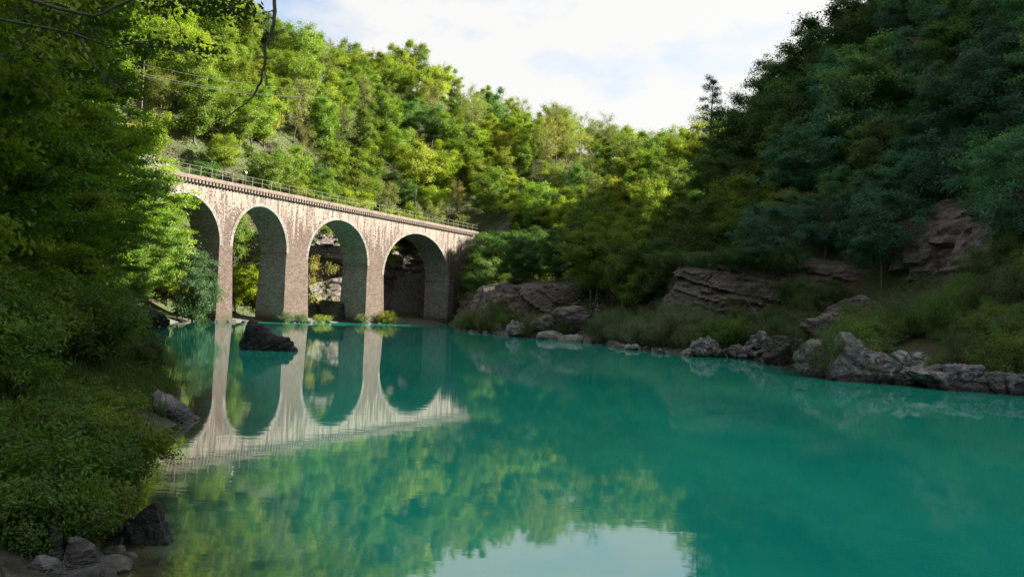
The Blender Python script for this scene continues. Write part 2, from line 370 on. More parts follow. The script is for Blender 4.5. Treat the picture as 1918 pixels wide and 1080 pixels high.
def axis(lo, hi, step, far_lo, far_hi):
    mid = list(np.arange(lo, hi + step / 2, step)); a = []; g = step * 1.5; x = lo - g
    while x > far_lo: a.append(x); g *= 1.35; x -= g
    b = []; g = step * 1.5; x = hi + g
    while x < far_hi: b.append(x); g *= 1.35; x += g
    return np.array([far_lo] + a[::-1] + mid + b + [far_hi])
gx = axis(-95, 85, 1.0, -900, 900); gy = axis(-14, 215, 1.0, -600, 1200)
gx = np.unique(np.concatenate([gx, np.arange(-16, 4, 0.25), np.arange(4, 40, 0.5)])); gy = np.unique(np.concatenate([gy, np.arange(2, 34, 0.25), np.arange(34, 80, 0.5)]))
GX, GY = np.meshgrid(gx, gy)
GZ = terrain(GX, GY)
def grid_faces(nv, nu):
    i, j = np.meshgrid(np.arange(nv - 1), np.arange(nu - 1), indexing='ij')
    return np.stack([i * nu + j, i * nu + j + 1, (i + 1) * nu + j + 1, (i + 1) * nu + j], -1).reshape(-1, 4)
hills = put('hills', mesh_quads('hills', np.stack([GX, GY, GZ], -1).reshape(-1, 3), grid_faces(len(gy), len(gx)), smooth=True), ground_material())
tag(hills, 'steep wooded gorge sides and riverbed around the turquoise river', 'hills', kind='structure')

wx = np.concatenate([np.arange(-60, -12, 2.0), np.arange(-12, 12, 0.4), np.arange(12, 66, 2.0)]); wy = np.concatenate([np.arange(-298, -10, 12.0), np.arange(-10, 24, 0.4), np.arange(24, 146, 2.0)])
WX, WY = np.meshgrid(wx, wy)
wme = mesh_quads('river', np.stack([WX, WY, 0 * WX], -1).reshape(-1, 3), grid_faces(len(wy), len(wx)), smooth=True)
da = wme.attributes.new('depth', 'FLOAT', 'POINT'); da.data.foreach_set('value', np.maximum(0, -terrain(WX, WY)).ravel().astype(np.float32))
tag(put('river', wme, water_material()), 'calm turquoise river mirroring the viaduct and wooded slopes', 'river', kind='structure')

def zbil(x, y):
    x = np.asarray(x, float); y = np.asarray(y, float)
    i = np.clip(np.searchsorted(gx, x) - 1, 0, len(gx) - 2); j = np.clip(np.searchsorted(gy, y) - 1, 0, len(gy) - 2)
    fx = np.clip((x - gx[i]) / (gx[i + 1] - gx[i]), 0, 1); fy = np.clip((y - gy[j]) / (gy[j + 1] - gy[j]), 0, 1)
    return GZ[j, i] * (1 - fx) * (1 - fy) + GZ[j, i + 1] * fx * (1 - fy) + GZ[j + 1, i] * (1 - fx) * fy + GZ[j + 1, i + 1] * fx * fy
def tz(x, y): return float(zbil(x, y))

# ------------------------------------------------------------------ viaduct
VLABEL = 'tall stone railway viaduct with round arches and lime streaked masonry'
via = empty('viaduct', (BP0[0], BP0[1], 0), math.atan2(BD[1], BD[0]))
tag(via, VLABEL, 'bridge')
M_FACE = masonry_material('viaduct_face_stone', rgb(0.15, 0.108, 0.09), rgb(0.06, 0.042, 0.036), rgb(0.265, 0.23, 0.2), 0.75)
M_RING = masonry_material('arch_barrel_stone', rgb(0.25, 0.235, 0.225), rgb(0.13, 0.12, 0.115), rgb(0.36, 0.34, 0.31), 0.35, 0.7, 0.22)
M_PIER = masonry_material('pier_stone', rgb(0.15, 0.108, 0.09), rgb(0.06, 0.042, 0.036), rgb(0.32, 0.275, 0.245), 0.75, 0.5, 0.24, 0.5)
M_COPE = masonry_material('coping_stone', rgb(0.16, 0.115, 0.095), rgb(0.085, 0.06, 0.05), rgb(0.22, 0.19, 0.165), 0.4, 1.2, 0.5)
M_RAIL = plain('railing_paint', (0.10, 0.105, 0.08), 0.6)
ZT, ZDECK, ZCROWN = 15.85, 16.3, 14.15
ARCH = [(-3.2, 6.3, 5.3), (8.2, 16.8, 5.3), (20.7, 32.7, 5.8), (36.5, 53.6, 7.0)]
S0, S1 = -30.0, 62.0
def arc(a, b_, rise, n=36, off=0.0):
    c, r = (a + b_) / 2, (b_ - a) / 2 + off
    th = np.linspace(math.pi, 0, n)
    return np.stack([c + r * np.cos(th), ZCROWN - rise + (rise + off) * np.sin(th)], -1)
# spandrel wall: outline of the masonry above the springings, filled and given its full width
out = [(S0, ZT), (S0, -1.5), (ARCH[0][0], -1.5)]
for i, (a, b_, rise) in enumerate(ARCH):
    out += [tuple(p) for p in arc(a, b_, rise, 40, 0.12)]
    if i < 3: ztop = min(ZCROWN - rise, ZCROWN - ARCH[i + 1][2]); out += [(b_, ztop), (ARCH[i + 1][0], ztop)]
out += [(ARCH[-1][1] + 0.12, -1.5), (S1, -1.5), (S1, ZT)]
from mathutils.geometry import tessellate_polygon
tri = tessellate_polygon([[Vector((p[0], p[1], 0)) for p in out]])
n = len(out)
Vv = [(p[0], 0.0, p[1]) for p in out] + [(p[0], BW, p[1]) for p in out]
sp = bpy.data.meshes.new('spandrel_wall')
Fs = [tuple(t_) for t_ in tri] + [tuple(q + n for q in reversed(t_)) for t_ in tri] + [(i, (i + 1) % n, (i + 1) % n + n, i + n) for i in range(n)]
sp.from_pydata(Vv, [], Fs); sp.update()
import bmesh
bm = bmesh.new(); bm.from_mesh(sp); bmesh.ops.recalc_face_normals(bm, faces=bm.faces); bm.to_mesh(sp); bm.free()
put('spandrel_wall', sp, M_FACE, via)
for a, b_, rise in ARCH:                                             # ring of voussoirs and its barrel
    I0, I1 = arc(a, b_, rise, 44), arc(a, b_, rise, 44, 0.42)
    y0, y1 = -0.035, BW + 0.035
    m_ = len(I0)
    V = np.concatenate([np.stack([q[:, 0], np.full(m_, yy), q[:, 1]], -1) for q in (I0, I1) for yy in (y0, y1)])
    F_ = []
    for i in range(m_ - 1):
        F_ += [(i, i + 1, 2 * m_ + i + 1, 2 * m_ + i), (m_ + i + 1, m_ + i, 3 * m_ + i, 3 * m_ + i + 1), (i + 1, i, m_ + i, m_ + i + 1), (2 * m_ + i, 2 * m_ + i + 1, 3 * m_ + i + 1, 3 * m_ + i)]
    put('arch_ring', mesh_quads('arch_ring', V, F_), M_RING, via)
for i in range(3):                                                   # battered piers
    a, b_ = ARCH[i][1], ARCH[i + 1][0]; zt = min(ZCROWN - ARCH[i][2], ZCROWN - ARCH[i + 1][2])
    e, g = 0.3, Geo()
    zs = np.linspace(-2, zt, 9)
    V = []
    for z_ in zs:
        k = (zt - z_) / (zt + 2); x0, x1, y0, y1 = a - e * k, b_ + e * k, -e * k - .002, BW + e * k
        V += [(x0, y0, z_), (x1, y0, z_), (x1, y1, z_), (x0, y1, z_)]
    Fq = [(4 * r + q, 4 * r + (q + 1) % 4, 4 * r + 4 + (q + 1) % 4, 4 * r + 4 + q) for r in range(8) for q in range(4)]
    g.add(V, Fq); put('pier', g.mesh('pier'), M_PIER, via)
    g = Geo(); g.box(a - .55, b_ + .55, -.55, BW + .55, -2, 0.3); put('footing', g.mesh('footing'), M_PIER, via)
for s_, sg in ((ARCH[0][0], -1), (ARCH[3][1], 1)):                     # jamb of each end abutment
    zt = ZCROWN - (ARCH[0][2] if sg < 0 else ARCH[3][2]); g = Geo()
    x0, x1 = (s_ - 1.2, s_ + .004) if sg < 0 else (s_ - 0.004, s_ + 1.6)
    g.box(x0, x1, -0.12, BW + 0.12, -1.6, zt); put('pier', g.mesh('pier'), M_RING, via)
    g = Geo(); g.box(x0 - 0.1, x1 + 0.1, -0.2, BW + 0.2, zt - 0.02, zt + 0.26); put('impost_band', g.mesh('impost_band'), M_RING, via)
g = Geo(); g.box(S0, S1, -0.42, 0.55, ZT + 0.003, ZDECK); g.box(S0, S1, BW - 0.55, BW + 0.42, ZT + 0.003, ZDECK); put('coping', g.mesh('coping'), M_COPE, via)
g = Geo(); g.box(S0, S1, 0.55, BW - 0.55, ZT - 0.2, ZDECK - 0.08); put('ballast_bed', g.mesh('ballast_bed'), plain('ballast', (0.17, 0.15, 0.13), 0.95, 0, 0.5), via)
M_STEEL = plain('rail_steel', (0.16, 0.11, 0.08), 0.5, 0.6)
for yy in (BW / 2 - 0.72, BW / 2 + 0.72):
    g = Geo(); g.box(S0, S1, yy - 0.035, yy + 0.035, ZDECK - 0.08, ZDECK + 0.1); put('track_rail', g.mesh('track_rail'), M_STEEL, via)
g = Geo(); g.box(-0.12, 0.12, -0.36, 0.003, ZT - 0.36, ZT + 0.002); cm = g.mesh('corbel'); cm.materials.append(M_COPE)
for k in range(150):
    s_ = -6 + k * 0.47
    if s_ > 61: break
    o = put('corbel', cm, None, via); o.location.x = s_
rail = empty('railing'); rail.parent = via; 
g = Geo(); g.box(-0.022, 0.022, -0.322, -0.278, ZDECK - 0.02, ZDECK + 1.08); pm = g.mesh('post'); pm.materials.append(M_RAIL)
for k in range(49):
    s_ = -12 + k * 1.5
    o = put('post', pm, None, rail); o.location.x = s_
for zz in (0.55, 1.05):
    g = Geo(); g.tube([(s_, -0.30, ZDECK + zz) for s_ in np.linspace(S0, S1, 40)], 0.022, 6); put('rail', g.mesh('rail'), M_RAIL, rail)

def on_bridge(s, o, z):
    p = BP0 + BD * s + BN * o; return (float(p[0]), float(p[1]), z)
# small marker post with a round disc beside the railing
mk = empty('track_marker', on_bridge(9.9, 0.25, ZDECK), math.atan2(BD[1], BD[0])); tag(mk, 'thin track marker post with a round white disc on the viaduct', 'sign')
g = Geo(); g.tube([(0, 0, 0), (0, 0, 1.55)], 0.035, 8); put('pole', g.mesh('pole'), M_RAIL, mk)
g = Geo(); g.tube([(0, -0.09, 1.62), (0, -0.085, 1.62), (0, -0.04, 1.62), (0, -0.035, 1.62)], [0.02, 0.13, 0.13, 0.02], 16); put('disc', g.mesh('disc'), plain('white_disc', (0.55, 0.56, 0.55), 0.5), mk)

# ------------------------------------------------------------------ rocks and cliffs
def ico(sub):
    bm = bmesh.new(); bmesh.ops.create_icosphere(bm, subdivisions=sub, radius=1.0)
    V = np.array([v.co[:] for v in bm.verts]); F_ = np.array([[v.index for v in f.verts] for f in bm.faces]); bm.free(); return V, F_
ICO = {k: ico(k) for k in (3, 4, 5, 6)}
def boulder_mesh(name, dims, seed, sub=5, facets=20, crack=0.0, rough=0.07, lay=0.0, taper=0.0):
    r = np.random.default_rng(seed); V, F_ = ICO[sub]; V = V.copy()
    pn = r.normal(size=(facets, 3)); pn /= np.linalg.norm(pn, axis=1)[:, None]; pd = r.uniform(0.62, 1.0, facets)
    dt = V @ pn.T
    with np.errstate(divide='ignore'): rad = np.min(np.where(dt > 0.05, pd / np.maximum(dt, 0.05), 9), axis=1)
    rad = np.minimum(rad, 1.25)
    V = V * rad[:, None]
    D3 = np.array(dims, float) / 2
    Q = V * D3
    sc = 1.0 / max(0.35, D3.max() * 0.45)
    nrm = V / np.linalg.norm(V, axis=1)[:, None]
    dsp = rough * D3.min() * (fbm(Q[:, 0] * sc * 1.5, Q[:, 1] * sc * 1.5, Q[:, 2] * sc * 1.5, 5, seed % 97) * 2.0)
    dsp += 0.05 * D3.min() * fbm(Q[:, 0] * sc * 7, Q[:, 1] * sc * 7, Q[:, 2] * sc * 7, 3, seed % 89 + 3) * 2
    if crack:
        pts = r.uniform(-1, 1, (max(5, int(9 * D3.max() / D3.min())), 3)) * D3
        dd = np.linalg.norm((Q + 0.25 * D3.min() * np.stack([fbm(Q[:, 0], Q[:, 1], Q[:, 2], 3, 5 + q) for q in range(3)], -1))[:, None] - pts[None], axis=2); dd.sort(axis=1)
        e = dd[:, 1] - dd[:, 0]
        dsp -= crack * D3.min() * np.exp(-(e / (0.09 * D3.min() + 0.03)) ** 2)
    if lay:
        q = (Q[:, 2] + 0.25 * Q[:, 0]) / lay + fbm(Q[:, 0] * .7, Q[:, 1] * .7, Q[:, 2] * .7, 2, 9) * 0.8
        dsp += 0.14 * D3.min() * (_h(np.floor(q).astype(np.int64), np.int64(3), np.int64(7), seed % 50) - 0.5)
    Q = Q + nrm * dsp[:, None]
    if taper: Q[:, 2] *= 1 - taper * (Q[:, 0] / D3[0]) * 0.5
    return mesh_quads(name, Q, F_, smooth=False)
def rock(px, py, wpx, hpx, label, mat, seed, ratio=0.8, name='boulder', rz=0.0, tilt=(0, 0), sub=5, sink=0.35, Y=None, z=0.0, group=None, **kw):
    """a boulder whose foot stands at pixel (px,py) on the plane z, or at depth Y, spanning wpx x hpx pixels"""
    p = at_z(px, py, z) if Y is None else at_y(px, py, Y)
    k = p.y / FPX; w, h = wpx * k, hpx * k
    hz_, zc_ = h * (1 + sink), p.z + h * (1 - sink) / 2
    gz = max(0.0, tz(p.x, p.y + w * ratio * 0.35))
    if zc_ - hz_ / 2 > gz - 0.35: hz_ = p.z + h - gz + 0.55; zc_ = p.z + h - hz_ / 2          # reaches into the ground it lies on
    o = put(name, boulder_mesh(name, (w, w * ratio, hz_), seed, sub, **kw), mat)
    o.location = (p.x, p.y + w * ratio * 0.35, zc_); o.rotation_euler = (tilt[0], tilt[1], rz)
    tag(o, label, 'rock', group); return o

# black rock standing in the river: two lumps fused into one body
def river_rock():
    p = at_z(500, 656); k = p.y / FPX
    r = np.random.default_rng(3); V, F_ = ICO[6]
    nx = 34
    def sm(c, rad): return np.clip(1 - np.linalg.norm((V * np.array([1.75, 1.2, 1.7]) - c) / rad, axis=1), 0, 1)
    X = V[:, 0] * 57 * k
    prof = np.interp(V[:, 0], [-1, -.82, -.74, -.62, -.35, -.1, .1, .35, .55, .75, 1.0], [8, 22, 48, 57, 50, 42, 30, 27, 25, 14, 4]) * k
    Zz = np.where(V[:, 2] > 0, V[:, 2] ** 0.75 * 1.0, V[:, 2] * 0.5)
    Q = np.stack([X, V[:, 1] * 30 * k * (0.6 + 0.4 * prof / (57 * k)), np.where(V[:, 2] > 0, prof * np.abs(Zz) / np.maximum(1e-3, np.sqrt(np.maximum(1 - V[:, 0] ** 2, .05)) ** .75), Zz)], -1)
    d = fbm(Q[:, 0] * 2.2, Q[:, 1] * 2.2, Q[:, 2] * 2.2, 5, 31) * 0.26 + 0.05 * np.abs(fbm(Q[:, 0] * 6, Q[:, 1] * 6, Q[:, 2] * 9, 3, 37))
    q = (Q[:, 2] - 0.55 * Q[:, 0]) / 0.16
    d = d + 0.13 * (_h(np.floor(q + fbm(Q[:, 0], Q[:, 1], Q[:, 2], 2, 4)).astype(np.int64), np.int64(1), np.int64(2), 5) - 0.5)
    Q = Q + (V * np.array([.6, 1, .9])) * d[:, None]
    o = put('river_rock', mesh_quads('river_rock', Q, F_), R_BLACK); o.location = (p.x, p.y + 0.35, 0.0)
    tag(o, 'jagged wet black rock standing alone in the river before the viaduct', 'rock')
river_rock()

# limestone ledge along the river on the sunless bank
rock(1535, 706, 66, 64, 'blocky grey limestone boulder split by a deep crack at the tip of the river ledge', R_GREY, 12, 1.1, sub=6, crack=0.16, rough=0.06)
rock(1625, 716, 150, 80, 'largest smooth grey limestone boulder of the river ledge', R_GREY, 27, 0.7, sub=6, rz=-0.25, crack=0.10, rough=0.09, facets=18)
rock(1730, 722, 150, 66, 'black and white blotched limestone boulder in the middle of the river ledge', R_PATCH, 33, 0.7, sub=6, rz=-0.3, crack=0.2, rough=0.09)
rock(1815, 733, 150, 54, 'low dark fissured limestone slab near the low end of the river ledge', R_PATCH, 48, 0.7, sub=6, rz=-0.3, crack=0.22, rough=0.09)
rock(1905, 739, 120, 46, 'flat topped dark limestone slab ending the river ledge', R_PATCH, 51, 0.8, sub=6, rz=-0.3, crack=0.2, rough=0.09)
rock(1330, 669, 80, 34, 'pitted black and white limestone rock under the bright green shore bush', R_PATCH, 61, 0.8, sub=5, crack=0.2, rough=0.2)
rock(1385, 671, 52, 24, 'small knobbly limestone rock between two pitted shore rocks', R_PATCH, 67, 0.8, sub=5, crack=0.2, rough=0.2)
rock(1425, 672, 64, 52, 'tall pitted limestone rock at the mouth of the shore gully', R_PATCH, 71, 0.8, sub=5, crack=0.2, rough=0.2)
rock(1476, 684, 96, 52, 'brown mossy rock beside the cracked grey boulder', R_MOSS, 73, 0.8, sub=5, rough=0.15)
rock(1580, 622, 110, 52, 'lower tilted slate slab of the two on the scrubby bank', R_SLAB, 80, 0.7, sub=6, tilt=(0.1, 0.35), lay=0.28, Y=46, sink=0.3, name='rock_slab')
rock(1630, 592, 128, 46, 'upper tilted slate slab with a turf cap on the scrubby bank', R_SLAB, 88, 0.6, sub=6, tilt=(0.1, 0.22), lay=0.28, Y=47.5, sink=0.3, name='rock_slab')
# gravel spit on the far bank
rock(970, 630, 42, 32, 'angular grey boulder at the end of the gravel spit', R_GREY, 91, 0.8, crack=0.06, rough=0.16)
rock(1070, 604, 70, 44, 'dark leaning slab lying high on the gravel spit', R_SLAB, 95, 0.6, Y=76, tilt=(0.2, -0.5), lay=0.4, name='rock_slab')
rock(1035, 636, 50, 18, 'low square edged boulder on the waterline of the gravel spit', R_STONE, 99, 0.7, rough=0.1)
rock(1075, 640, 46, 16, 'pale flat boulder on the waterline of the gravel spit', R_STONE, 104, 0.7, rough=0.1)
rock(1025, 610, 60, 26, 'grey slab half buried in the gravel spit', R_SLAB, 106, 0.8, Y=78, tilt=(0, -0.3), lay=0.4, name='rock_slab')
small_stone = boulder_mesh('stone', (0.7, 0.6, 0.45), 5, 3, rough=0.15); small_stone.materials.append(R_STONE)
small_stone2 = boulder_mesh('stone', (0.8, 0.55, 0.4), 15, 3, rough=0.15); small_stone2.materials.append(R_PATCH)
rr = random.Random(4)
for k in range(70):
    px = rr.uniform(1000, 1135); py = 622 + (px - 1000) * 0.14 + rr.uniform(-14, 2)
    p = at_z(px, py, 0.25 if py < 632 else 0.05); o = put('stone', small_stone if rr.random() < .75 else small_stone2)
    zz = max(0.0, tz(p.x, p.y)); o.location = (p.x, p.y, zz + 0.06); q = rr.uniform(.4, 1.5); o.scale = (q, q, q); o.rotation_euler = (rr.uniform(-.4, .4), rr.uniform(-.4, .4), rr.uniform(0, 6))
    tag(o, 'loose pale stone among others on the gravel spit', 'stone', 'loose stones of the gravel spit')
for k in range(26):
    px = rr.uniform(1140, 1300); py = 646 + (px - 1140) * 0.13 + rr.uniform(-2, 4)
    p = at_z(px, py); o = put('stone', small_stone2 if rr.random() < .7 else small_stone); o.location = (p.x, p.y, 0.03); q = rr.uniform(.5, 1.5); o.scale = (q, q, q); o.rotation_euler = (rr.uniform(-.4, .4), rr.uniform(-.4, .4), rr.uniform(0, 6))
    tag(o, 'small dark stone at the water under the grey willow scrub', 'stone', 'stones under the willow scrub')
for k in range(12):
    px = rr.uniform(875, 945); py = 620 + (px - 875) * 0.06 + rr.uniform(-1, 3)
    p = at_z(px, py); o = put('stone', small_stone2); o.location = (p.x, p.y, 0.0); q = rr.uniform(.5, 1.6); o.scale = (q, q, q); o.rotation_euler = (0, 0, rr.uniform(0, 6))
    tag(o, 'dark stone at the water below the viaduct abutment bushes', 'stone', 'stones below the abutment')
# near bank rocks
rock(306, 792, 124, 44, 'pale jutting rock with a pointed tip below the grassy bank', R_GREY, 121, 0.6, sub=6, tilt=(0, 0.3), rough=0.16, crack=0.06, lay=0.12, taper=0.9)
rock(217, 930, 46, 28, 'small pale wedge rock poking out under the leaning shrub', R_GREY, 126, 0.8, tilt=(0, 0.3), rough=0.1)
rock(268, 1022, 104, 62, 'black rock capped with yellow moss in the shallows', R_MOSS, 133, 0.8, sub=6, rough=0.14, facets=14)
rock(225, 1003, 40, 14, 'flat dark stone touching the moss capped rock', R_BLACK, 134, 0.8)
rock(128, 1082, 96, 44, 'smooth grey boulder beside the shallows at the foot of the bank', R_GREY, 138, 0.8, sub=6, rough=0.07, z=0.3)
rock(70, 1070, 80, 40, 'weathered grey boulder half under the bank weeds', R_GREY, 141, 0.8, sub=6, rough=0.14, crack=0.08, z=0.3)
rock(98, 985, 34, 30, 'pale upright stone stuck in the weedy bank', R_GREY, 146, 0.8, z=0.5)
rock(265, 612, 70, 34, 'dark rock overhung by bushes along the near wooded bank', R_BLACK, 155, 0.7)
rock(625, 604, 80, 44, 'black mossy boulder under the third arch of the viaduct', R_MOSS, 160, 0.9, Y=116, sub=5)

r5 = random.Random(21)
for k in range(60):
    i = r5.choice((6, 6, 7, 7, 8)); f = r5.random(); x = SX[i] * (1 - f) + SX[i + 1] * f + r5.uniform(-1.1, .25); y = SY[i] * (1 - f) + SY[i + 1] * f + r5.uniform(-.3, .3)
    o = put('stone', small_stone if r5.random() < .6 else small_stone2); q = r5.choice((.12, .18, .25, .35, .5)); o.scale = (q, q * r5.uniform(.8, 1.2), q * .8); o.location = (x, y, max(-.03, tz(x, y)) + .05 * q); o.rotation_euler = (r5.uniform(-.4, .4), r5.uniform(-.4, .4), r5.uniform(0, 6))
    tag(o, 'small loose stone on the mud beside the shallows', 'stone', 'loose stones beside the shallows')
for k in range(26):
    s_ = r5.choice((6.2, 8.5, 16.6, 17.5, 20.8, 22, 25, 33, 36.8, 38)) + r5.uniform(-1.2, 1.2); x, y, _ = on_bridge(s_, r5.uniform(-1.6, -.5), 0)
    o = put('stone', small_stone2); q = r5.uniform(.6, 1.5); o.scale = (q, q, q * .8); o.location = (x, y, max(0, tz(x, y))); o.rotation_euler = (r5.uniform(-.4, .4), r5.uniform(-.4, .4), r5.uniform(0, 6))
    tag(o, 'fallen stone lying at the foot of the viaduct piers', 'stone', 'fallen stones at the piers')

def cliff(name, label, pts, z0, z1, mat, seed, res=0.35, depth=1.1, lean=0.18, dip=0.15, thick=0.9, side=1, cat='cliff', jag=1.5):
    P = np.array(pts, float); L = np.concatenate([[0], np.cumsum(np.hypot(*np.diff(P, axis=0).T))])
    u = np.arange(0, L[-1] + res, res); X = np.interp(u, L, P[:, 0]); Y = np.interp(u, L, P[:, 1])
    kx = np.ones(9) / 9
    Xp = np.convolve(np.pad(X, 4, 'edge'), kx, 'valid'); Yp = np.convolve(np.pad(Y, 4, 'edge'), kx, 'valid')
    Tx, Ty = np.gradient(Xp), np.gradient(Yp); ln = np.hypot(Tx, Ty) + 1e-9; nx, ny = Ty / ln * side, -Tx / ln * side
    top = z1 + jag * fbm(u / 5, u * 0 + seed, 0.5, 3, seed)
    v = np.arange(0, 1.0001, res / (z1 - z0))
    U, Vv = np.meshgrid(u, v); Z = z0 + Vv * (top[None] - z0)
    Xg, Yg = Xp[None] + 0 * Z, Yp[None] + 0 * Z
    def beds(th, l0, l1, sd):
        q = (Z + dip * U + 0.45 * fbm(U / 9, Z / 9, seed * .7, 2, seed + 2)) / th; iq = np.floor(q).astype(np.int64)
        ln_ = l0 + (l1 - l0) * _h(iq, np.int64(1), np.int64(2), sd); bk = np.floor(U / ln_ + 9 * _h(iq, np.int64(4), np.int64(6), sd)).astype(np.int64)
        return _h(iq, np.int64(5), np.int64(3), sd), _h(iq, bk, np.int64(8), sd), q - iq
    la, ba, fa = beds(thick, 1.2, 4.5, seed); lb, bb, fb = beds(thick * 0.31, 0.5, 1.8, seed + 1)
    disp = depth * (0.6 * la + 0.5 * ba + 0.22 * lb + 0.2 * bb - 0.25 * fa + fbm(U / 8, Z / 6, seed, 3, seed + 3) * 0.6 + fbm(U * 1.5, Z * 2, seed, 3, seed + 4) * 0.10) - 0.2
    e = np.clip(np.minimum(np.minimum(U / 1.6, (u[-1] - U) / 1.6), (top[None] - Z) / 0.7), 0, 1)
    disp = disp * e - (1 - e) * 1.8 - lean * (Z - z0)
    V3 = np.stack([Xg + nx * disp, Yg + ny * disp, Z], -1)
    back = V3.copy(); back[..., 0] -= nx * 3; back[..., 1] -= ny * 3
    V3 = np.concatenate([V3, back[-1:]], 0)
    V3 = np.concatenate([np.concatenate([back[:, :1], back[-1:, :1]], 0), V3, np.concatenate([back[:, -1:], back[-1:, -1:]], 0)], 1)
    o = put(name, mesh_quads(name, V3.reshape(-1, 3), grid_faces(V3.shape[0], V3.shape[1])), mat)
    return tag(o, label, cat)
# rock wall behind the arches, following the viaduct
cliff('rock_wall', 'dark bedded rock wall rising behind the two far arches of the viaduct', [on_bridge(s_, 9.5 + 1.2 * math.sin(s_ / 4), 0)[:2] for s_ in np.arange(31, 70, 3)], -0.5, 14.5, R_CLIFF, 41, 0.4, 1.2, 0.12, 0.12, 1.1)
cliff('rock_wall', 'overgrown rock face glimpsed through the second arch of the viaduct', [on_bridge(s_, 16 + 1.0 * math.sin(s_ / 3), 0)[:2] for s_ in np.arange(14, 33, 3)], 2.0, 11.5, R_CLIFF, 43, 0.4, 1.2, 0.3, 0.12, 1.1)
cliff('rock_outcrop', 'slanting bedded rock outcrop between the viaduct abutment and the gravel spit', [(-9.5, 131), (-6.2, 119), (-4.6, 108), (-2.2, 98), (1.0, 90), (4.5, 85)], -0.5, 6.2, R_CLIFF, 47, 0.25, 1.5, 0.40, 0.38, 0.7)
cliff('rock_cliff', 'broad reddish grey bedded cliff above the willow scrub', [(12.2, 69), (12.0, 64), (14.5, 61.5), (19, 59.5), (23, 57.5), (27, 55.5), (31, 54)], 0.5, 7.6, R_CLIFF, 53, 0.18, 0.9, 0.34, 0.22, 0.55)
cliff('rock_cliff', 'dark overhanging rock band high on the shaded slope beside the river ledge', [(27.2, 58), (28.2, 54), (28.6, 51), (28.2, 47), (27.8, 44), (27.8, 41)], 5.6, 10.6, R_CLIFF, 59, 0.25, 1.8, 0.0, 0.03, 1.6)
cliff('rock_cliff', 'bluish bare rock face among the treetops of the shaded slope', [(33.5, 80), (35.2, 76), (36.6, 72), (37.6, 68), (37.8, 63)], 21, 31, R_CLIFF, 63, 0.35, 1.6, 0.2, 0.1, 1.5)
cliff('rock_cliff', 'low broken scree ledge at the foot of the shaded slope', [(25, 39), (28, 36.5), (31, 33.5), (34, 30)], 2.0, 6.0, R_CLIFF, 65, 0.3, 0.9, 0.5, 0.1, 0.9)
cliff('rock_outcrop', 'grey rock outcrop above the railway where the viaduct meets the wooded spur', [on_bridge(s_, 7.0, 0)[:2] for s_ in np.arange(-8, 9, 2)], 15, 18.8, R_CLIFF, 67, 0.4, 1.2, 0.4, 0.1, 1.1)
cliff('rock_outcrop', 'brown crumbling rock slope above the railway beyond the viaduct', [on_bridge(s_, 8.0, 0)[:2] for s_ in np.arange(50, 84, 3)], 15, 17.6, R_CLIFF, 69, 0.4, 1.2, 0.6, 0.1, 1.1)

# ------------------------------------------------------------------ foliage generators
def norm(v): return v / (np.linalg.norm(v, axis=-1, keepdims=True) + 1e-9)
def leaves(P, Nn, Ax, L, W, fold=0.12):
    B_ = norm(np.cross(Nn, Ax)); L = np.asarray(L)[:, None]; W = np.asarray(W)[:, None]
    V = np.stack([P, P + Ax * L * .45 + B_ * W * .5 - Nn * L * fold, P + Ax * L, P + Ax * L * .45 - B_ * W * .5 - Nn * L * fold], 1)
    return V.reshape(-1, 3), np.arange(len(P) * 4).reshape(-1, 4)
def scatter_leaves(r, centres, per, rad, L, flat=0.6, upw=0.6, outc=None, aspect=0.55, droop=0.25):
    n = len(centres); c = np.repeat(centres, per, 0); rd = np.repeat(rad, per)
    off = r.normal(size=(n * per, 3)) * 0.52; off[:, 2] *= flat
    P = c + off * rd[:, None]
    oc = np.array([0, 0, 0]) if outc is None else outc
    od = norm(P - oc) if outc is not None else np.zeros_like(P)
    Nn = norm(np.array([0, 0, upw]) + 0.45 * od + r.normal(size=P.shape) * 0.45)
    Ax = norm(np.cross(Nn, r.normal(size=P.shape))); Ax[:, 2] -= droop; Ax = norm(Ax)
    Ls = L * r.uniform(0.65, 1.3, len(P))
    V, F_ = leaves(P, Nn, Ax, Ls, Ls * aspect * r.uniform(.8, 1.2, len(P)))
    tint = np.clip(np.repeat(r.uniform(0.12, 0.88, n), per) + r.normal(size=len(P)) * 0.12, 0, 1)
    return V, F_, tint
def bez(a, b_, c, n):
    t = np.linspace(0, 1, n)[:, None]; return (1 - t) ** 2 * a + 2 * t * (1 - t) * b_ + t * t * c
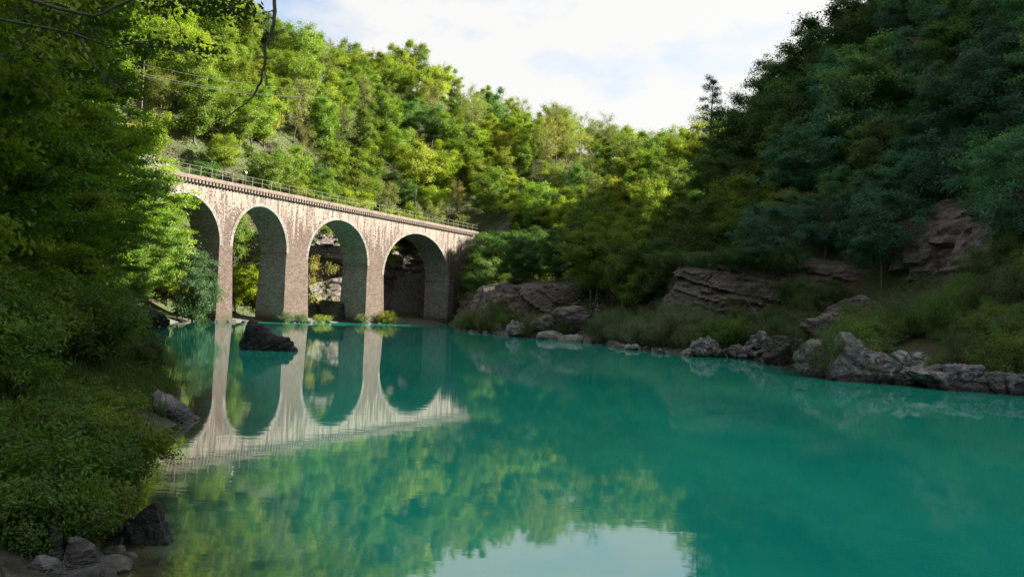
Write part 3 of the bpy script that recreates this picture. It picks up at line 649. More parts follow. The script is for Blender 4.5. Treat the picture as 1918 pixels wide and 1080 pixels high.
def tree_proto(seed, Hh, R, cb, nl, nsub, per, L, rc, flat=0.6, trunk_r=0.14, fill=0.35, sparse=1.0, lean=0.0, droop=0.25, aspect=0.55, sides=6):
    r = np.random.default_rng(seed); g = Geo()
    zt = np.linspace(0, Hh * 0.94, 9); wob = np.cumsum(r.normal(size=(9, 2)) * 0.022 * Hh, 0) * 0.6; wob -= wob[0]
    tr = np.stack([wob[:, 0] + lean * zt, wob[:, 1], zt], -1); tr[0, 2] = -0.6
    g.tube(tr, trunk_r * (1 - 0.88 * zt / zt[-1]) + 0.012, sides)
    def tp(t): return np.array([np.interp(t * Hh, zt, tr[:, q]) for q in range(3)])
    zc, hz = Hh * (cb + 1) / 2, Hh * (1 - cb) / 2 * 1.06
    cen, rad = [], []
    for i in range(nl):
        t = cb + (0.97 - cb) * ((i + r.uniform(0, 1)) / nl)
        az = i * 2.399 + r.uniform(-.5, .5)
        z = t * Hh; re = R * math.sqrt(max(0.06, 1 - ((z - zc) / hz) ** 2)) * r.uniform(0.72, 1.12)
        st = tp(max(0.1, t - 0.10 - 0.05 * r.uniform()))
        d = np.array([math.cos(az), math.sin(az), 0])
        en = tp(t) + d * re + np.array([0, 0, r.uniform(-0.02, 0.10) * Hh])
        md = (st + en) / 2 + np.array([0, 0, 0.06 * Hh * r.uniform(0.2, 1.2)]) + r.normal(size=3) * 0.05 * R
        pth = bez(st, md, en, 6); lr = trunk_r * 0.42 * (1 - 0.6 * t)
        g.tube(pth, lr * np.linspace(1, 0.2, 6) + 0.006, 5)
        cen.append(en); rad.append(rc * r.uniform(.7, 1.1))
        for j in range(nsub):
            k = r.uniform(0.3, 1.0); b0 = np.array([np.interp(k, np.linspace(0, 1, 6), pth[:, q]) for q in range(3)])
            dv = norm(norm(en - st) + r.normal(size=3) * np.array([.8, .8, .55])); ln = re * r.uniform(0.22, 0.5)
            b1 = b0 + dv * ln; b1m = (b0 + b1) / 2 + r.normal(size=3) * 0.08 * ln
            g.tube(bez(b0, b1m, b1, 4), lr * 0.4 * np.linspace(1, 0.25, 4) + 0.004, 4)
            cen.append(b1); rad.append(rc * r.uniform(.6, 1.15))
            if r.uniform() < 0.5: cen.append(b1m); rad.append(rc * r.uniform(.5, .8))
    nf = int(len(cen) * fill)
    if nf:
        dd = norm(r.normal(size=(nf, 3))) * (r.uniform(0.15, 1, nf) ** 0.5)[:, None]
        cen += list(np.array([tp(.5)[0] * 1.0, tp(.5)[1], zc]) + dd * np.array([R * .85, R * .85, hz * .88])); rad += list(rc * r.uniform(.6, 1.1, nf))
    cen, rad = np.array(cen), np.array(rad)
    if sparse < 1: kp = r.uniform(size=len(cen)) < sparse; cen, rad = cen[kp], rad[kp]
    V, F_, ti = scatter_leaves(r, cen, per, rad, L, flat, 0.6, np.array([0, 0, zc - hz * .2]), aspect, droop)
    return g.mesh('trunk', True), mesh_quads('crown', V, F_, ti)
def shrub_proto(seed, Hh, R, nst, per, L, rc, flat=0.8, aspect=0.4, upright=0.5, droop=0.1):
    r = np.random.default_rng(seed); g = Geo(); cen, rad = [], []
    for i in range(nst):
        az = r.uniform(0, 6.283); q = R * math.sqrt(r.uniform(0.02, 1)); h = Hh * (1 - 0.5 * (q / R) ** 2) * r.uniform(.65, 1.1)
        st = np.array([math.cos(az) * q * .25, math.sin(az) * q * .25, -0.15]); en = np.array([math.cos(az) * q, math.sin(az) * q, h])
        md = (st + en) / 2 + np.array([0, 0, upright * h * .4]) + r.normal(size=3) * .08 * R
        p = bez(st, md, en, 5); g.tube(p, 0.012 * Hh / 1.5 * np.linspace(1, .25, 5) + 0.003, 4)
        for k in (0.35, 0.55, 0.75, 0.9, 1.0):
            cen.append(np.array([np.interp(k, np.linspace(0, 1, 5), p[:, a]) for a in range(3)]) + r.normal(size=3) * rc * .4); rad.append(rc * r.uniform(.6, 1.1))
    V, F_, ti = scatter_leaves(r, np.array(cen), per, np.array(rad), L, flat, 0.45, np.array([0, 0, 0.0]), aspect, droop)
    return g.mesh('stem', True), mesh_quads('foliage', V, F_, ti)
for_mat = lambda pr, bark=BARK, leaf=LEAF: [(a.materials.append(bark), b_.materials.append(leaf)) for a, b_ in pr]

FAR = [tree_proto(100 + k, 11, (3.6, 4.2, 3.2, 3.9, 3.0, 4.4)[k], (.22, .3, .18, .28, .15, .34)[k], (15, 17, 15, 16, 16, 18)[k], 4, 92, 0.29, 1.0, 0.7, 0.17, .45) for k in range(6)]
FARS = [tree_proto(120 + k, 12, (3.0, 2.6, 3.3)[k], (.3, .35, .28)[k], 20, 5, 22, 0.24, 0.85, 0.75, 0.13, .15) for k in range(3)]
MID = [tree_proto(140 + k, 10, (3.6, 3.2, 4.0, 3.0, 3.5)[k], (.22, .28, .25, .2, .32)[k], (17, 16, 18, 16, 17)[k], 5, 105, 0.21, 0.85, 0.5, 0.15, .4) for k in range(5)]
SLIM = [tree_proto(160 + k, 9.5, (1.9, 2.3)[k], (.32, .3)[k], 15, 4, 70, 0.17, 0.6, 0.55, 0.075, .2) for k in range(2)]
NEAR = [tree_proto(180 + k, 13, (4.2, 3.8, 4.4, 4.0)[k], (.16, .12, .2, .15)[k], (24, 24, 26, 25)[k], 7, 125, 0.165, 0.74, 0.27, 0.2, .35, droop=0.35, sides=8) for k in range(4)]
BUSHY = [tree_proto(170, 8.4, 2.7, .05, 22, 5, 105, 0.19, 0.75, .6, .1, .35)]
SPARSE = [tree_proto(200, 6.5, 2.4, .2, 16, 6, 18, 0.16, 0.6, .7, .08, 0.0)]
SHRUB_F = [shrub_proto(220 + k, 2.6, 1.9, 26, 46, 0.15, 0.42) for k in range(3)]
WILLOW = [shrub_proto(230 + k, 3.0, 2.1, 44, 34, 0.15, 0.36, 1.1, 0.22, .7, -0.2) for k in range(3)]
SHRUB_N = [shrub_proto(240 + k, 1.5, 1.1, 30, 62, (0.075, 0.095, 0.11)[k], 0.25, .7, (0.5, 0.42, 0.28)[k], .4, .25) for k in range(3)]
for L_ in (BUSHY, FAR, FARS, MID, SLIM, SPARSE, SHRUB_F, WILLOW): for_mat(L_)
for L_ in (NEAR, SHRUB_N): for_mat(L_, BARK, LEAF_W)

LEAFGAIN = 1.3
def plant(name, pr, loc, sc, rz, col, label, cat, group, parts=('trunk', 'crown'), tilt=(0, 0)):
    e = empty(name, loc, rz, sc); e.rotation_euler = (tilt[0], tilt[1], rz)
    a = put(parts[0], pr[0], None, e); c = put(parts[1], pr[1], None, e); c.color = (col[0] * LEAFGAIN, col[1] * LEAFGAIN, col[2] * LEAFGAIN, 1)
    return tag(e, label, cat, group)
def jit(c, r, a=0.22):
    k = 1 + r.uniform(-a, a); return tuple(max(0.003, x * k * (1 + r.uniform(-.1, .1))) for x in c)

# terrain lookup for many points
def visible(x, y, ztop, margin=120):
    P = np.stack([x, y, ztop], -1); u, v, w = project(P)
    ok = (w > 1) & (u > -margin) & (u < 1918 + margin) & (v < 1080 + margin)
    t = np.linspace(0.05, 0.97, 60)[:, None]
    lx, ly, lz = x[None] * t, y[None] * t, CAMH + (ztop[None] - CAMH) * t
    hid = (zbil(lx, ly) > lz + 0.5).sum(0)
    return ok & (hid <= 2)
def poisson(xr, yr, rmin, n, r, test):
    cx = r.uniform(xr[0], xr[1], n); cy_ = r.uniform(yr[0], yr[1], n); m = test(cx, cy_); cx, cy_ = cx[m], cy_[m]
    cell = {}; out = []
    for x, y in zip(cx, cy_):
        ci, cj = int(x // rmin), int(y // rmin); ok = True
        for a in (-1, 0, 1):
            for b_ in (-1, 0, 1):
                for q in cell.get((ci + a, cj + b_), ()):
                    if (q[0] - x) ** 2 + (q[1] - y) ** 2 < rmin * rmin: ok = False
        if ok: cell.setdefault((ci, cj), []).append((x, y)); out.append((x, y))
    return np.array(out)
def off_track(x, y):
    s, o = bridge_so(x, y); return ~((s > -50) & (s < 66) & (o > -5) & (o < 8.5)) & ~((s >= 66) & (o > -1) & (o < 7))

YG, MG, DG, OL, GO = (0.165, 0.20, 0.018), (0.115, 0.165, 0.018), (0.07, 0.125, 0.026), (0.145, 0.16, 0.045), (0.185, 0.18, 0.028)
def far_test(x, y):
    d, ins, seg, tt = shore(x, y); s, o = bridge_so(x, y)
    z = zbil(x, y)
    hillside = (o > 8.5) | (s > 62)
    return ~ins & hillside & off_track(x, y) & (y > 90) & (z > 5) & (d > 6) & ~((x > 12) & (y < 125)) & visible(x, y, z + 11, 60)
r1 = np.random.default_rng(51); rp = random.Random(51)
pts = poisson((-110, 95), (90, 300), 4.9, 7000, r1, far_test)
dist = np.hypot(pts[:, 0], pts[:, 1]); pts = pts[np.argsort(dist)][:330]
FARKIND = [('yellow green leafy tree in the sunlit wood behind the viaduct', YG, FAR), ('fresh mid green leafy tree in the sunlit wood behind the viaduct', MG, FAR),
           ('thinly leaved olive brown tree in the sunlit wood behind the viaduct', OL, FARS), ('dark green leafy tree in the wood behind the viaduct', DG, FAR), ('golden leafed tree in the wood behind the viaduct', GO, FAR)]
for x, y in pts:
    s, o = bridge_so(x, y); z = float(zbil(x, y))
    left = s < 14
    q = rp.random()
    bias = vnoise(x / 22, y / 22, 0.3, 77)
    if left: k = 0 if q < .6 else (1 if q < .85 else (4 if q < .93 else 2))
    elif x > 0 and z > 22: k = 2 if q < .45 else (0 if q < .65 else (1 if q < .92 else 3))
    else: k = (0 if q < .30 + .2 * bias else 1 if q < .72 else 2 if q < .88 else 3 if q < .97 else 4)
    lab, c, fam = FARKIND[k]
    sc = rp.uniform(.7, 1.1) * (0.85 if z < 22 else 1)
    zone = ('on the ridge crest' if z > 50 else 'just above the railway' if z < 23 else 'high on the slope' if z > 37 else 'halfway up the slope')
    part = ('behind the first arch' if s < 6 else 'behind the middle arches' if s < 33 else 'behind the last arch' if s < 56 else 'past the far abutment' if s < 95 else 'towards the side valley')
    lab = ('short ' if sc < .78 else 'tall ' if sc > .98 else '') + lab.split(' in the ')[0] + ' ' + zone + ' ' + part
    plant('hillside_tree', rp.choice(fam), (x, y, z), (sc, sc, sc * rp.uniform(.9, 1.2)), rp.uniform(0, 6.28), jit(c, rp), lab, 'tree', 'trees of the wood behind the viaduct', tilt=(rp.uniform(-.06, .06), rp.uniform(-.06, .06)))

# far bank between the abutment and the cliff
def bank_test(x, y):
    d, ins, seg, tt = shore(x, y); s, o = bridge_so(x, y)
    return ~ins & (d > 5) & (seg >= 22) & (seg <= 29) & off_track(x, y) & (o < 0) & (y > 72) & (y < 165) & (d < 60) & (x < 60)
pts = poisson((-12, 40), (70, 165), 4.3, 1500, r1, bank_test)
for x, y in pts:
    z = float(zbil(x, y)); u_, v_, _ = project(np.array([x, y, z + 8]))
    if not (-50 < u_ < 1500): continue
    q = rp.random(); sc = rp.uniform(.6, .95) * (0.6 if (-2 < x < 20 and 104 < y < 136) else 1)
    light = q < .5
    plant('bank_tree', rp.choice(MID), (x, y, z), sc, rp.uniform(0, 6.28), jit((0.10, 0.145, 0.018) if light else (0.05, 0.095, 0.022), rp),
          ('light green' if light else 'deep green') + (' tree by the rails' if z > 15 else ' tree') + (' on the bank past the far abutment' if x < 3 else ' on the bank above the gravel spit' if x < 12 else ' on the bank beside the cliff'), 'tree', 'trees of the bank between viaduct and cliff')
for px, Y, h, c in ((1118, 84, .95, 0), (1150, 80, 1.0, 1), (1168, 77, 1.05, 0), (1190, 75, .9, 1), (1098, 88, .9, 1), (1135, 90, 1.1, 0)):
    p = at_y(px, 560, Y); z = tz(p.x, p.y)
    plant('young_tree', SLIM[c], (p.x, p.y, z), h, rp.uniform(0, 6), jit((0.11, 0.155, 0.02), rp), 'slender young light green tree of the grove beside the cliff', 'tree', 'young trees of the grove beside the cliff')

for x, y, sc in ((-4.6, 128, 1.0), (-2.0, 133, 1.15), (-5.0, 136, .95), (-3.2, 122, .85), (0.5, 127, 1.0), (-6.0, 140.5, .8)):
    z = tz(x, y); plant('bank_tree', rp.choice(MID), (x, y, z - .3), sc, rp.uniform(0, 6.28), jit((0.085, 0.14, 0.03), rp), 'full green tree crowding the far abutment of the viaduct', 'tree', 'trees crowding the far abutment')
# shaded slope over the river ledge
def right_test(x, y):
    d, ins, seg, tt = shore(x, y); z = zbil(x, y)
    return ~ins & (seg >= 28) & (x > 12) & (d > 9) & (y > 10) & visible(x, y, z + 9, 90)
pts = poisson((12, 130), (12, 170), 2.7, 26000, r1, right_test)
dist = np.hypot(pts[:, 0], pts[:, 1]); pts = pts[np.argsort(dist)][:300]
for x, y in pts:
    z = float(zbil(x, y)); d, ins, seg, tt = shore(np.array([x]), np.array([y])); d = d[0]
    u_, v_, _ = project(np.array([x, y, z + 3]))
    if 1640 < u_ < 1860 and 30 < v_ < 190: 
        if rp.random() < .45: continue
    if u_ > 1240 and v_ > 470 and rp.random() < .75: continue
    if u_ > 1700 and 370 < v_ < 500 and rp.random() < .7: continue
    q = rp.random(); sc = rp.uniform(.58, 1.0) * (0.75 if d < 16 else 1)
    k = 0 if q < .42 else (1 if q < .78 else 2)
    c = ((0.046, 0.115, 0.075), (0.072, 0.158, 0.064), (0.11, 0.17, 0.06))[k]  # bluish cast of the shade put into the leaf colours
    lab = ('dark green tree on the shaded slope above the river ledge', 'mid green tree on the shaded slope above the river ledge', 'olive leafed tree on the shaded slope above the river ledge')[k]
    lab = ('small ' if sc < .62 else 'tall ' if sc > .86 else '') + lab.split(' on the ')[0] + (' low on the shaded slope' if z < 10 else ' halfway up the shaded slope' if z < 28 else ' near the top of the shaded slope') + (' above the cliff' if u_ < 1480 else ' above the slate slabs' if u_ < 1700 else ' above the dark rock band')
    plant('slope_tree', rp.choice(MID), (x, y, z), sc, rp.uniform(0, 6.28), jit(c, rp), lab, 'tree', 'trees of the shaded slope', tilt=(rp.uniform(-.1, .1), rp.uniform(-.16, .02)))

for px, py, Y, f in ((1372, 200, 86, 3), (1412, 165, 84, 1), (1445, 135, 84, 3), (1482, 95, 84, 4), (1512, 55, 84, 3), (1552, 5, 82, 1), (1590, -20, 86, 3), (1630, -30, 86, 2), (1490, 140, 78, 2), (1575, 80, 76, 0)):
    p = at_y(px, py, Y); z = tz(p.x, p.y); h = p.z - z; sc = max(.6, min(1.5, h / 10.0))
    plant('skyline_tree', MID[f], (p.x, p.y, max(z, p.z - 10 * sc) - .2), sc * 0.95, rp.uniform(0, 6.28), jit((0.05, 0.10, 0.035), rp), ('slim' if sc < .8 else 'wide') + ' airy tree against the sky on the brow ' + ('beside the pine' if px < 1460 else 'over the cliff' if px < 1560 else 'over the slate slabs'), 'tree', 'skyline trees of the shaded slope')
# pine on the skyline of the shaded slope
def pine():
    r = np.random.default_rng(9); g = Geo(); Hh = 21
    g.tube([(0, 0, -.5), (0.1, 0, 7), (0.0, 0.1, 14), (0.15, 0, Hh)], [.26, .2, .12, .02], 8)
    cen, rad = [], []
    for i in range(44):
        t = 0.42 + 0.58 * i / 43; z = t * Hh; R = 4.6 * (1 - t) ** 0.75 + 0.4; az = i * 2.399 + r.uniform(-.3, .3); ln = R * r.uniform(.6, 1.15)
        p0 = np.array([0.05, 0.02, z]); p1 = p0 + np.array([math.cos(az) * ln, math.sin(az) * ln, 0.15 * ln]); g.tube(bez(p0, (p0 + p1) / 2 - np.array([0, 0, .1]), p1, 4), [.035, .025, .015, .008], 4)
        for k in np.linspace(.45, 1.05, 4): cen.append(p0 + (p1 - p0) * k + r.normal(size=3) * .12); rad.append(.38)
    V, F_, ti = scatter_leaves(r, np.array(cen), 60, np.array(rad), 0.26, .5, .3, None, .16, -.5)
    a, c = g.mesh('trunk', True), mesh_quads('crown', V, F_, ti); a.materials.append(BARK); c.materials.append(LEAF); return a, c
p = at_y(1330, 300, 92); zp = tz(p.x, p.y)
PINE = pine()
top = at_y(1338, 146, 92).z
plant('pine_tree', PINE, (p.x, p.y, zp - .2), (top - zp) / 21, 0.6, (0.016, 0.035, 0.02), 'dark pine with tiered boughs on the skyline of the shaded slope', 'tree', None)

# shrubs: willow scrub and bushes along the sunless bank
def shrub(px, py, Y, sc, col, label, group, fam=SHRUB_F, name='bush', zoff=-0.05):
    if Y is None: p = at_z(px, py, 0.0)
    else: p = at_y(px, py, Y)
    z = max(0.0, tz(p.x, p.y)) + zoff
    return plant(name, rp.choice(fam), (p.x, p.y, z), sc, rp.uniform(0, 6.28), col, label, 'bush', group, ('stem', 'foliage'))
for k in range(34):
    px = rp.uniform(1120, 1345); Y = 69 - (px - 1130) * 0.075 + rp.uniform(-1, 7)
    shrub(px, 620, Y, rp.uniform(.65, 1.05), jit((0.10, 0.13, 0.07), rp), 'grey green willow bush in the scrub at the foot of the cliff', 'willow scrub at the foot of the cliff', WILLOW, 'willow_bush')
for px, Y in ((1330, 55.6), (1352, 56.2), (1372, 56.6)):
    shrub(px, 640, Y, .8, (0.075, 0.14, 0.02), 'bright green bush growing over the pitted shore rocks', 'bright bushes over the pitted rocks', SHRUB_F)
for k in range(30):
    px = rp.uniform(1370, 1560); Y = 56 - (px - 1370) * 0.03 + rp.uniform(0, 7)
    shrub(px, 620, Y, rp.uniform(.45, .85), jit((0.075, 0.11, 0.04), rp), 'dull green bush in the gully between cliff and slate slabs', 'bushes in the gully below the cliff', rp.choice([WILLOW, SHRUB_F]))
for k in range(60):
    px = rp.uniform(1570, 1990); Y = rp.uniform(36, 49) - (px - 1570) * 0.012
    shrub(px, 620, Y, rp.uniform(.4, .85), jit(rp.choice([(0.075, 0.135, 0.03), (0.10, 0.15, 0.03), (0.09, 0.115, 0.05)]), rp), 'low scrub bush on the bank behind the ' + ('cracked boulder' if px < 1660 else 'blotched boulder' if px < 1800 else 'low end of the river ledge'), 'scrub bushes behind the river ledge', rp.choice([WILLOW, SHRUB_F]))
shrub(1580, 640, 41, .42, (0.17, 0.23, 0.015), 'vivid yellow green bush behind the cracked grey boulder', None)
for k in range(14):
    px = rp.uniform(872, 960); Y = rp.uniform(88, 98)
    shrub(px, 612, Y, rp.uniform(.55, .9), jit((0.08, 0.11, 0.03), rp), 'low leafy bush at the water between abutment and gravel spit', 'bushes between abutment and gravel spit', rp.choice([SHRUB_F, WILLOW]))
for k in range(10):
    px = rp.uniform(985, 1110); Y = rp.uniform(76, 84)
    shrub(px, 612, Y, rp.uniform(.4, .75), jit((0.08, 0.095, 0.035), rp), 'small bush growing out of the gravel spit', 'bushes of the gravel spit', WILLOW)
for px, Y in [(1235 + 20 * k, 66.5 - 0.55 * k) for k in range(13)]:
    p = at_y(px, 500, Y); z = tz(p.x, p.y)
    plant('bush', rp.choice(SHRUB_F), (p.x, p.y, max(z, 6.6) - .3), rp.uniform(.6, 1.0), rp.uniform(0, 6), jit((0.06, 0.10, 0.03), rp), 'leafy bush hanging over the top edge of the bedded cliff', 'bush', 'bushes on the cliff top', ('stem', 'foliage'))
# plants around the piers
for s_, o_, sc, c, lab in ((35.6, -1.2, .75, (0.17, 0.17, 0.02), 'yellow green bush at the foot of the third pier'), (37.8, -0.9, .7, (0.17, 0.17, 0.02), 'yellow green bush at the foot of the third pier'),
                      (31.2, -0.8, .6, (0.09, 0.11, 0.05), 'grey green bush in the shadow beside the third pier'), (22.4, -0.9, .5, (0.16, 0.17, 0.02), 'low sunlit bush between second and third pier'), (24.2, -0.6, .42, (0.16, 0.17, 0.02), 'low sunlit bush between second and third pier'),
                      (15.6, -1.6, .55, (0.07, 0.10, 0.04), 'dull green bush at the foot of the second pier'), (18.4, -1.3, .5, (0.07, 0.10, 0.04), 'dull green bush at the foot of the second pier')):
    x, y, _ = on_bridge(s_, o_, 0)
    plant('bush', rp.choice(SHRUB_F), (x, y, max(0, tz(x, y)) - .05), sc, rp.uniform(0, 6), c, lab, 'bush', 'bushes at the viaduct piers', ('stem', 'foliage'))
for k, (s_, o_, sc) in enumerate(((17.0, 9.0, .7), (19.5, 10.5, .62), (22.5, 10.0, .55), (25, 12, .6), (9.5, 10, .7), (6.5, 9, .75), (3, 10, .75))):
    x, y, _ = on_bridge(s_, o_, 0)
    plant('arch_tree', rp.choice(FAR), (x, y, tz(x, y) - .2), (sc, sc, sc * .85), rp.uniform(0, 6), jit((0.17, 0.20, 0.012), rp, .1), 'sunlit golden green tree seen through the second arch', 'tree', 'sunlit trees behind the second arch')
x, y, _ = on_bridge(27.0, 6.2, 0)
plant('sapling', SPARSE[0], (x, y, tz(x, y)), 1.35, 1.0, (0.22, 0.19, 0.05), 'pale sparsely leaved tree standing in the third arch', 'tree', None)
x, y, _ = on_bridge(31.5, 6.5, 0)
plant('sapling', SLIM[0], (x, y, tz(x, y)), .5, 2.0, (0.11, 0.17, 0.02), 'small fresh green sapling standing in the third arch', 'tree', None)
x, y, _ = on_bridge(1.7, -2.0, 0)
plant('bankside_tree', BUSHY[0], (x, y, tz(x, y) - .2), 1.0, 1.0, (0.045, 0.085, 0.035), 'bluish green tree in shade before the first pier of the viaduct', 'tree', None)

# ------------------------------------------------------------------ near wooded bank
LB = 'leafy tree of the near bank wood'
near_trees = [(-10.5, 13.5, .95, 0), (-13.5, 19, .85, 1), (-16.5, 22.5, 1.0, 2), (-15.8, 26.5, .72, 3), (-19, 29, 1.0, 0), (-20, 35, .85, 1), (-24, 33, 1.1, 2), (-23, 41, .9, 3), (-28, 44, 1.1, 0), (-27, 50, .9, 1),
              (-34, 50, 1.2, 2), (-32, 59, .95, 3), (-37, 62, 1.1, 0), (-36.5, 71, .9, 1), (-41, 74, 1.0, 2), (-39.5, 80, .72, 3), (-42, 58, 1.2, 1), (-31, 38, 1.2, 3), (-22, 25, 1.15, 1), (-18, 17, 1.1, 3), (-50, 72, 1.2, 0), (-47, 84, 1.0, 2), (-35.4, 75, 1.0, 0), (-29.5, 56.5, .8, 1), (-37.9, 80.5, 1.12, 2), (-24.5, 47, .8, 3), (-31.8, 66, .75, 2)]
rn = random.Random(8)
for x, y, sc, k in near_trees:
    z = tz(x, y); dk = rn.random()
    c = (0.165, 0.215, 0.012) if dk < .5 else (0.09, 0.155, 0.014)
    lab = ('tall ' if sc > 1.05 else 'small ' if sc < .88 else '') + ('fresh green ' if dk < .5 else 'dark green ') + LB + (' by the jutting rock' if y < 30 else ' short of the viaduct' if y > 55 else ' midway to the viaduct')
    plant('bankside_tree', NEAR[k], (x, y, z - .2), (sc, sc, sc * rn.uniform(.95, 1.1)), rn.uniform(0, 6.28), jit(c, rn, .15), lab, 'tree', 'trees of the wood along the near bank', tilt=(0, rn.uniform(0, .14)))
def left_test(x, y):
    d, ins, seg, tt = shore(x, y); z = zbil(x, y)
    return ~ins & (seg < 18) & (d > 14) & (x < -20) & (y > 18) & off_track(x, y) & visible(x, y, z + 12, 160)
pts = poisson((-95, -20), (20, 105), 5.5, 1500, r1, left_test)
for x, y in pts[:90]:
    z = float(zbil(x, y)); sc = rp.uniform(.85, 1.15); u_, v_, _ = project(np.array([x, y, z + 8]))
    yv = y > 75
    plant('spur_tree', rp.choice(MID), (x, y, z), sc, rp.uniform(0, 6.28), jit(YG if yv else (0.065, 0.10, 0.014), rp), 'yellow green tree on the wooded spur above the viaduct end' if yv else 'mid green tree higher up the slope over the near bank', 'tree',
          'trees of the spur above the viaduct end' if yv else 'trees up the slope over the near bank')

def near_shrub(px, py, z, sc, k, col, label, group, name='bush'):
    p = at_z(px, py, z)
    return plant(name, SHRUB_N[k], (p.x, p.y, tz(p.x, p.y) - .08), sc, rn.uniform(0, 6.28), col, label, 'bush', group, ('stem', 'foliage'))
# weeds and shrubs covering the near bank
for k in range(96):
    t = rn.random() ** 1.1; i0 = 6.2 + t * 9.8; i = int(i0); f = i0 - i
    sx, sy = SX[i] * (1 - f) + SX[i + 1] * f, SY[i] * (1 - f) + SY[i + 1] * f
    tx, ty = SX[i + 1] - SX[i], SY[i + 1] - SY[i]; ln = math.hypot(tx, ty); nx_, ny_ = -ty / ln, tx / ln
    dd = rn.uniform(0.35, 4.5) * (1 + 0.15 * t); x, y = sx + nx_ * dd, sy + ny_ * dd
    if project(np.array([x, y, 0.3]))[1] > 1015 and dd < 3: continue
    sc = rn.uniform(.55, 1.0) * (1 + 0.7 * t); x, y = x + nx_ * (0.75 * sc + (.95 if y < 14.5 else .45)), y + ny_ * (0.75 * sc + (.95 if y < 14.5 else .45)); kk = rn.choice((0, 1, 2))
    col = jit(rn.choice([(0.09, 0.16, 0.014), (0.065, 0.13, 0.016), (0.125, 0.165, 0.015)]), rn)
    lab = ('oval leafed', 'broad leafed', 'narrow leafed')[kk] + ' bush in the tangle along the near bank'
    lab = ('knee high ' if sc < .85 else 'spreading ' if sc > 1.2 else '') + lab + (' beside the shallows' if y < 11 else ' by the jutting rock' if y < 19 else ' past the jutting rock')
    plant('bush', SHRUB_N[kk], (x, y, tz(x, y) - .1), sc, rn.uniform(0, 6.28), col, lab, 'bush', 'bushes of the near bank', ('stem', 'foliage'))
plant('bush', SHRUB_N[0], (-10.4, 22.6, 0.5), .7, 0.4, (0.06, 0.10, 0.02), 'thin leafy bush leaning out over the river past the jutting rock', 'bush', None, ('stem', 'foliage'), tilt=(0, .35))
plant('bush', SHRUB_N[1], (-4.75, 9.7, 0.35), .62, 1.4, (0.13, 0.17, 0.015), 'yellow green leaning shrub over the pale wedge rock', 'bush', None, ('stem', 'foliage'), tilt=(0, .4))

for px, py, sc, kk, c in ((25, 915, .65, 1, (0.08, 0.15, 0.014)), (75, 930, .5, 0, (0.05, 0.105, 0.014)), (110, 895, .55, 1, (0.10, 0.15, 0.014)), (60, 870, .8, 2, (0.07, 0.13, 0.014)), (130, 850, .8, 0, (0.06, 0.12, 0.014)), (130, 880, .45, 2, (0.08, 0.13, 0.016)), (140, 830, .6, 1, (0.085, 0.14, 0.014)), (165, 770, .65, 0, (0.08, 0.14, 0.014))):
    p = at_z(px, py, 0.7)
    plant('bush', SHRUB_N[kk], (p.x, p.y, tz(p.x, p.y) - .08), sc, rn.uniform(0, 6.28), c, ('oval leafed', 'broad leafed', 'narrow leafed')[kk] + ' bush hanging over the loose stones by the shallows', 'bush', 'bushes above the shallows', ('stem', 'foliage'))
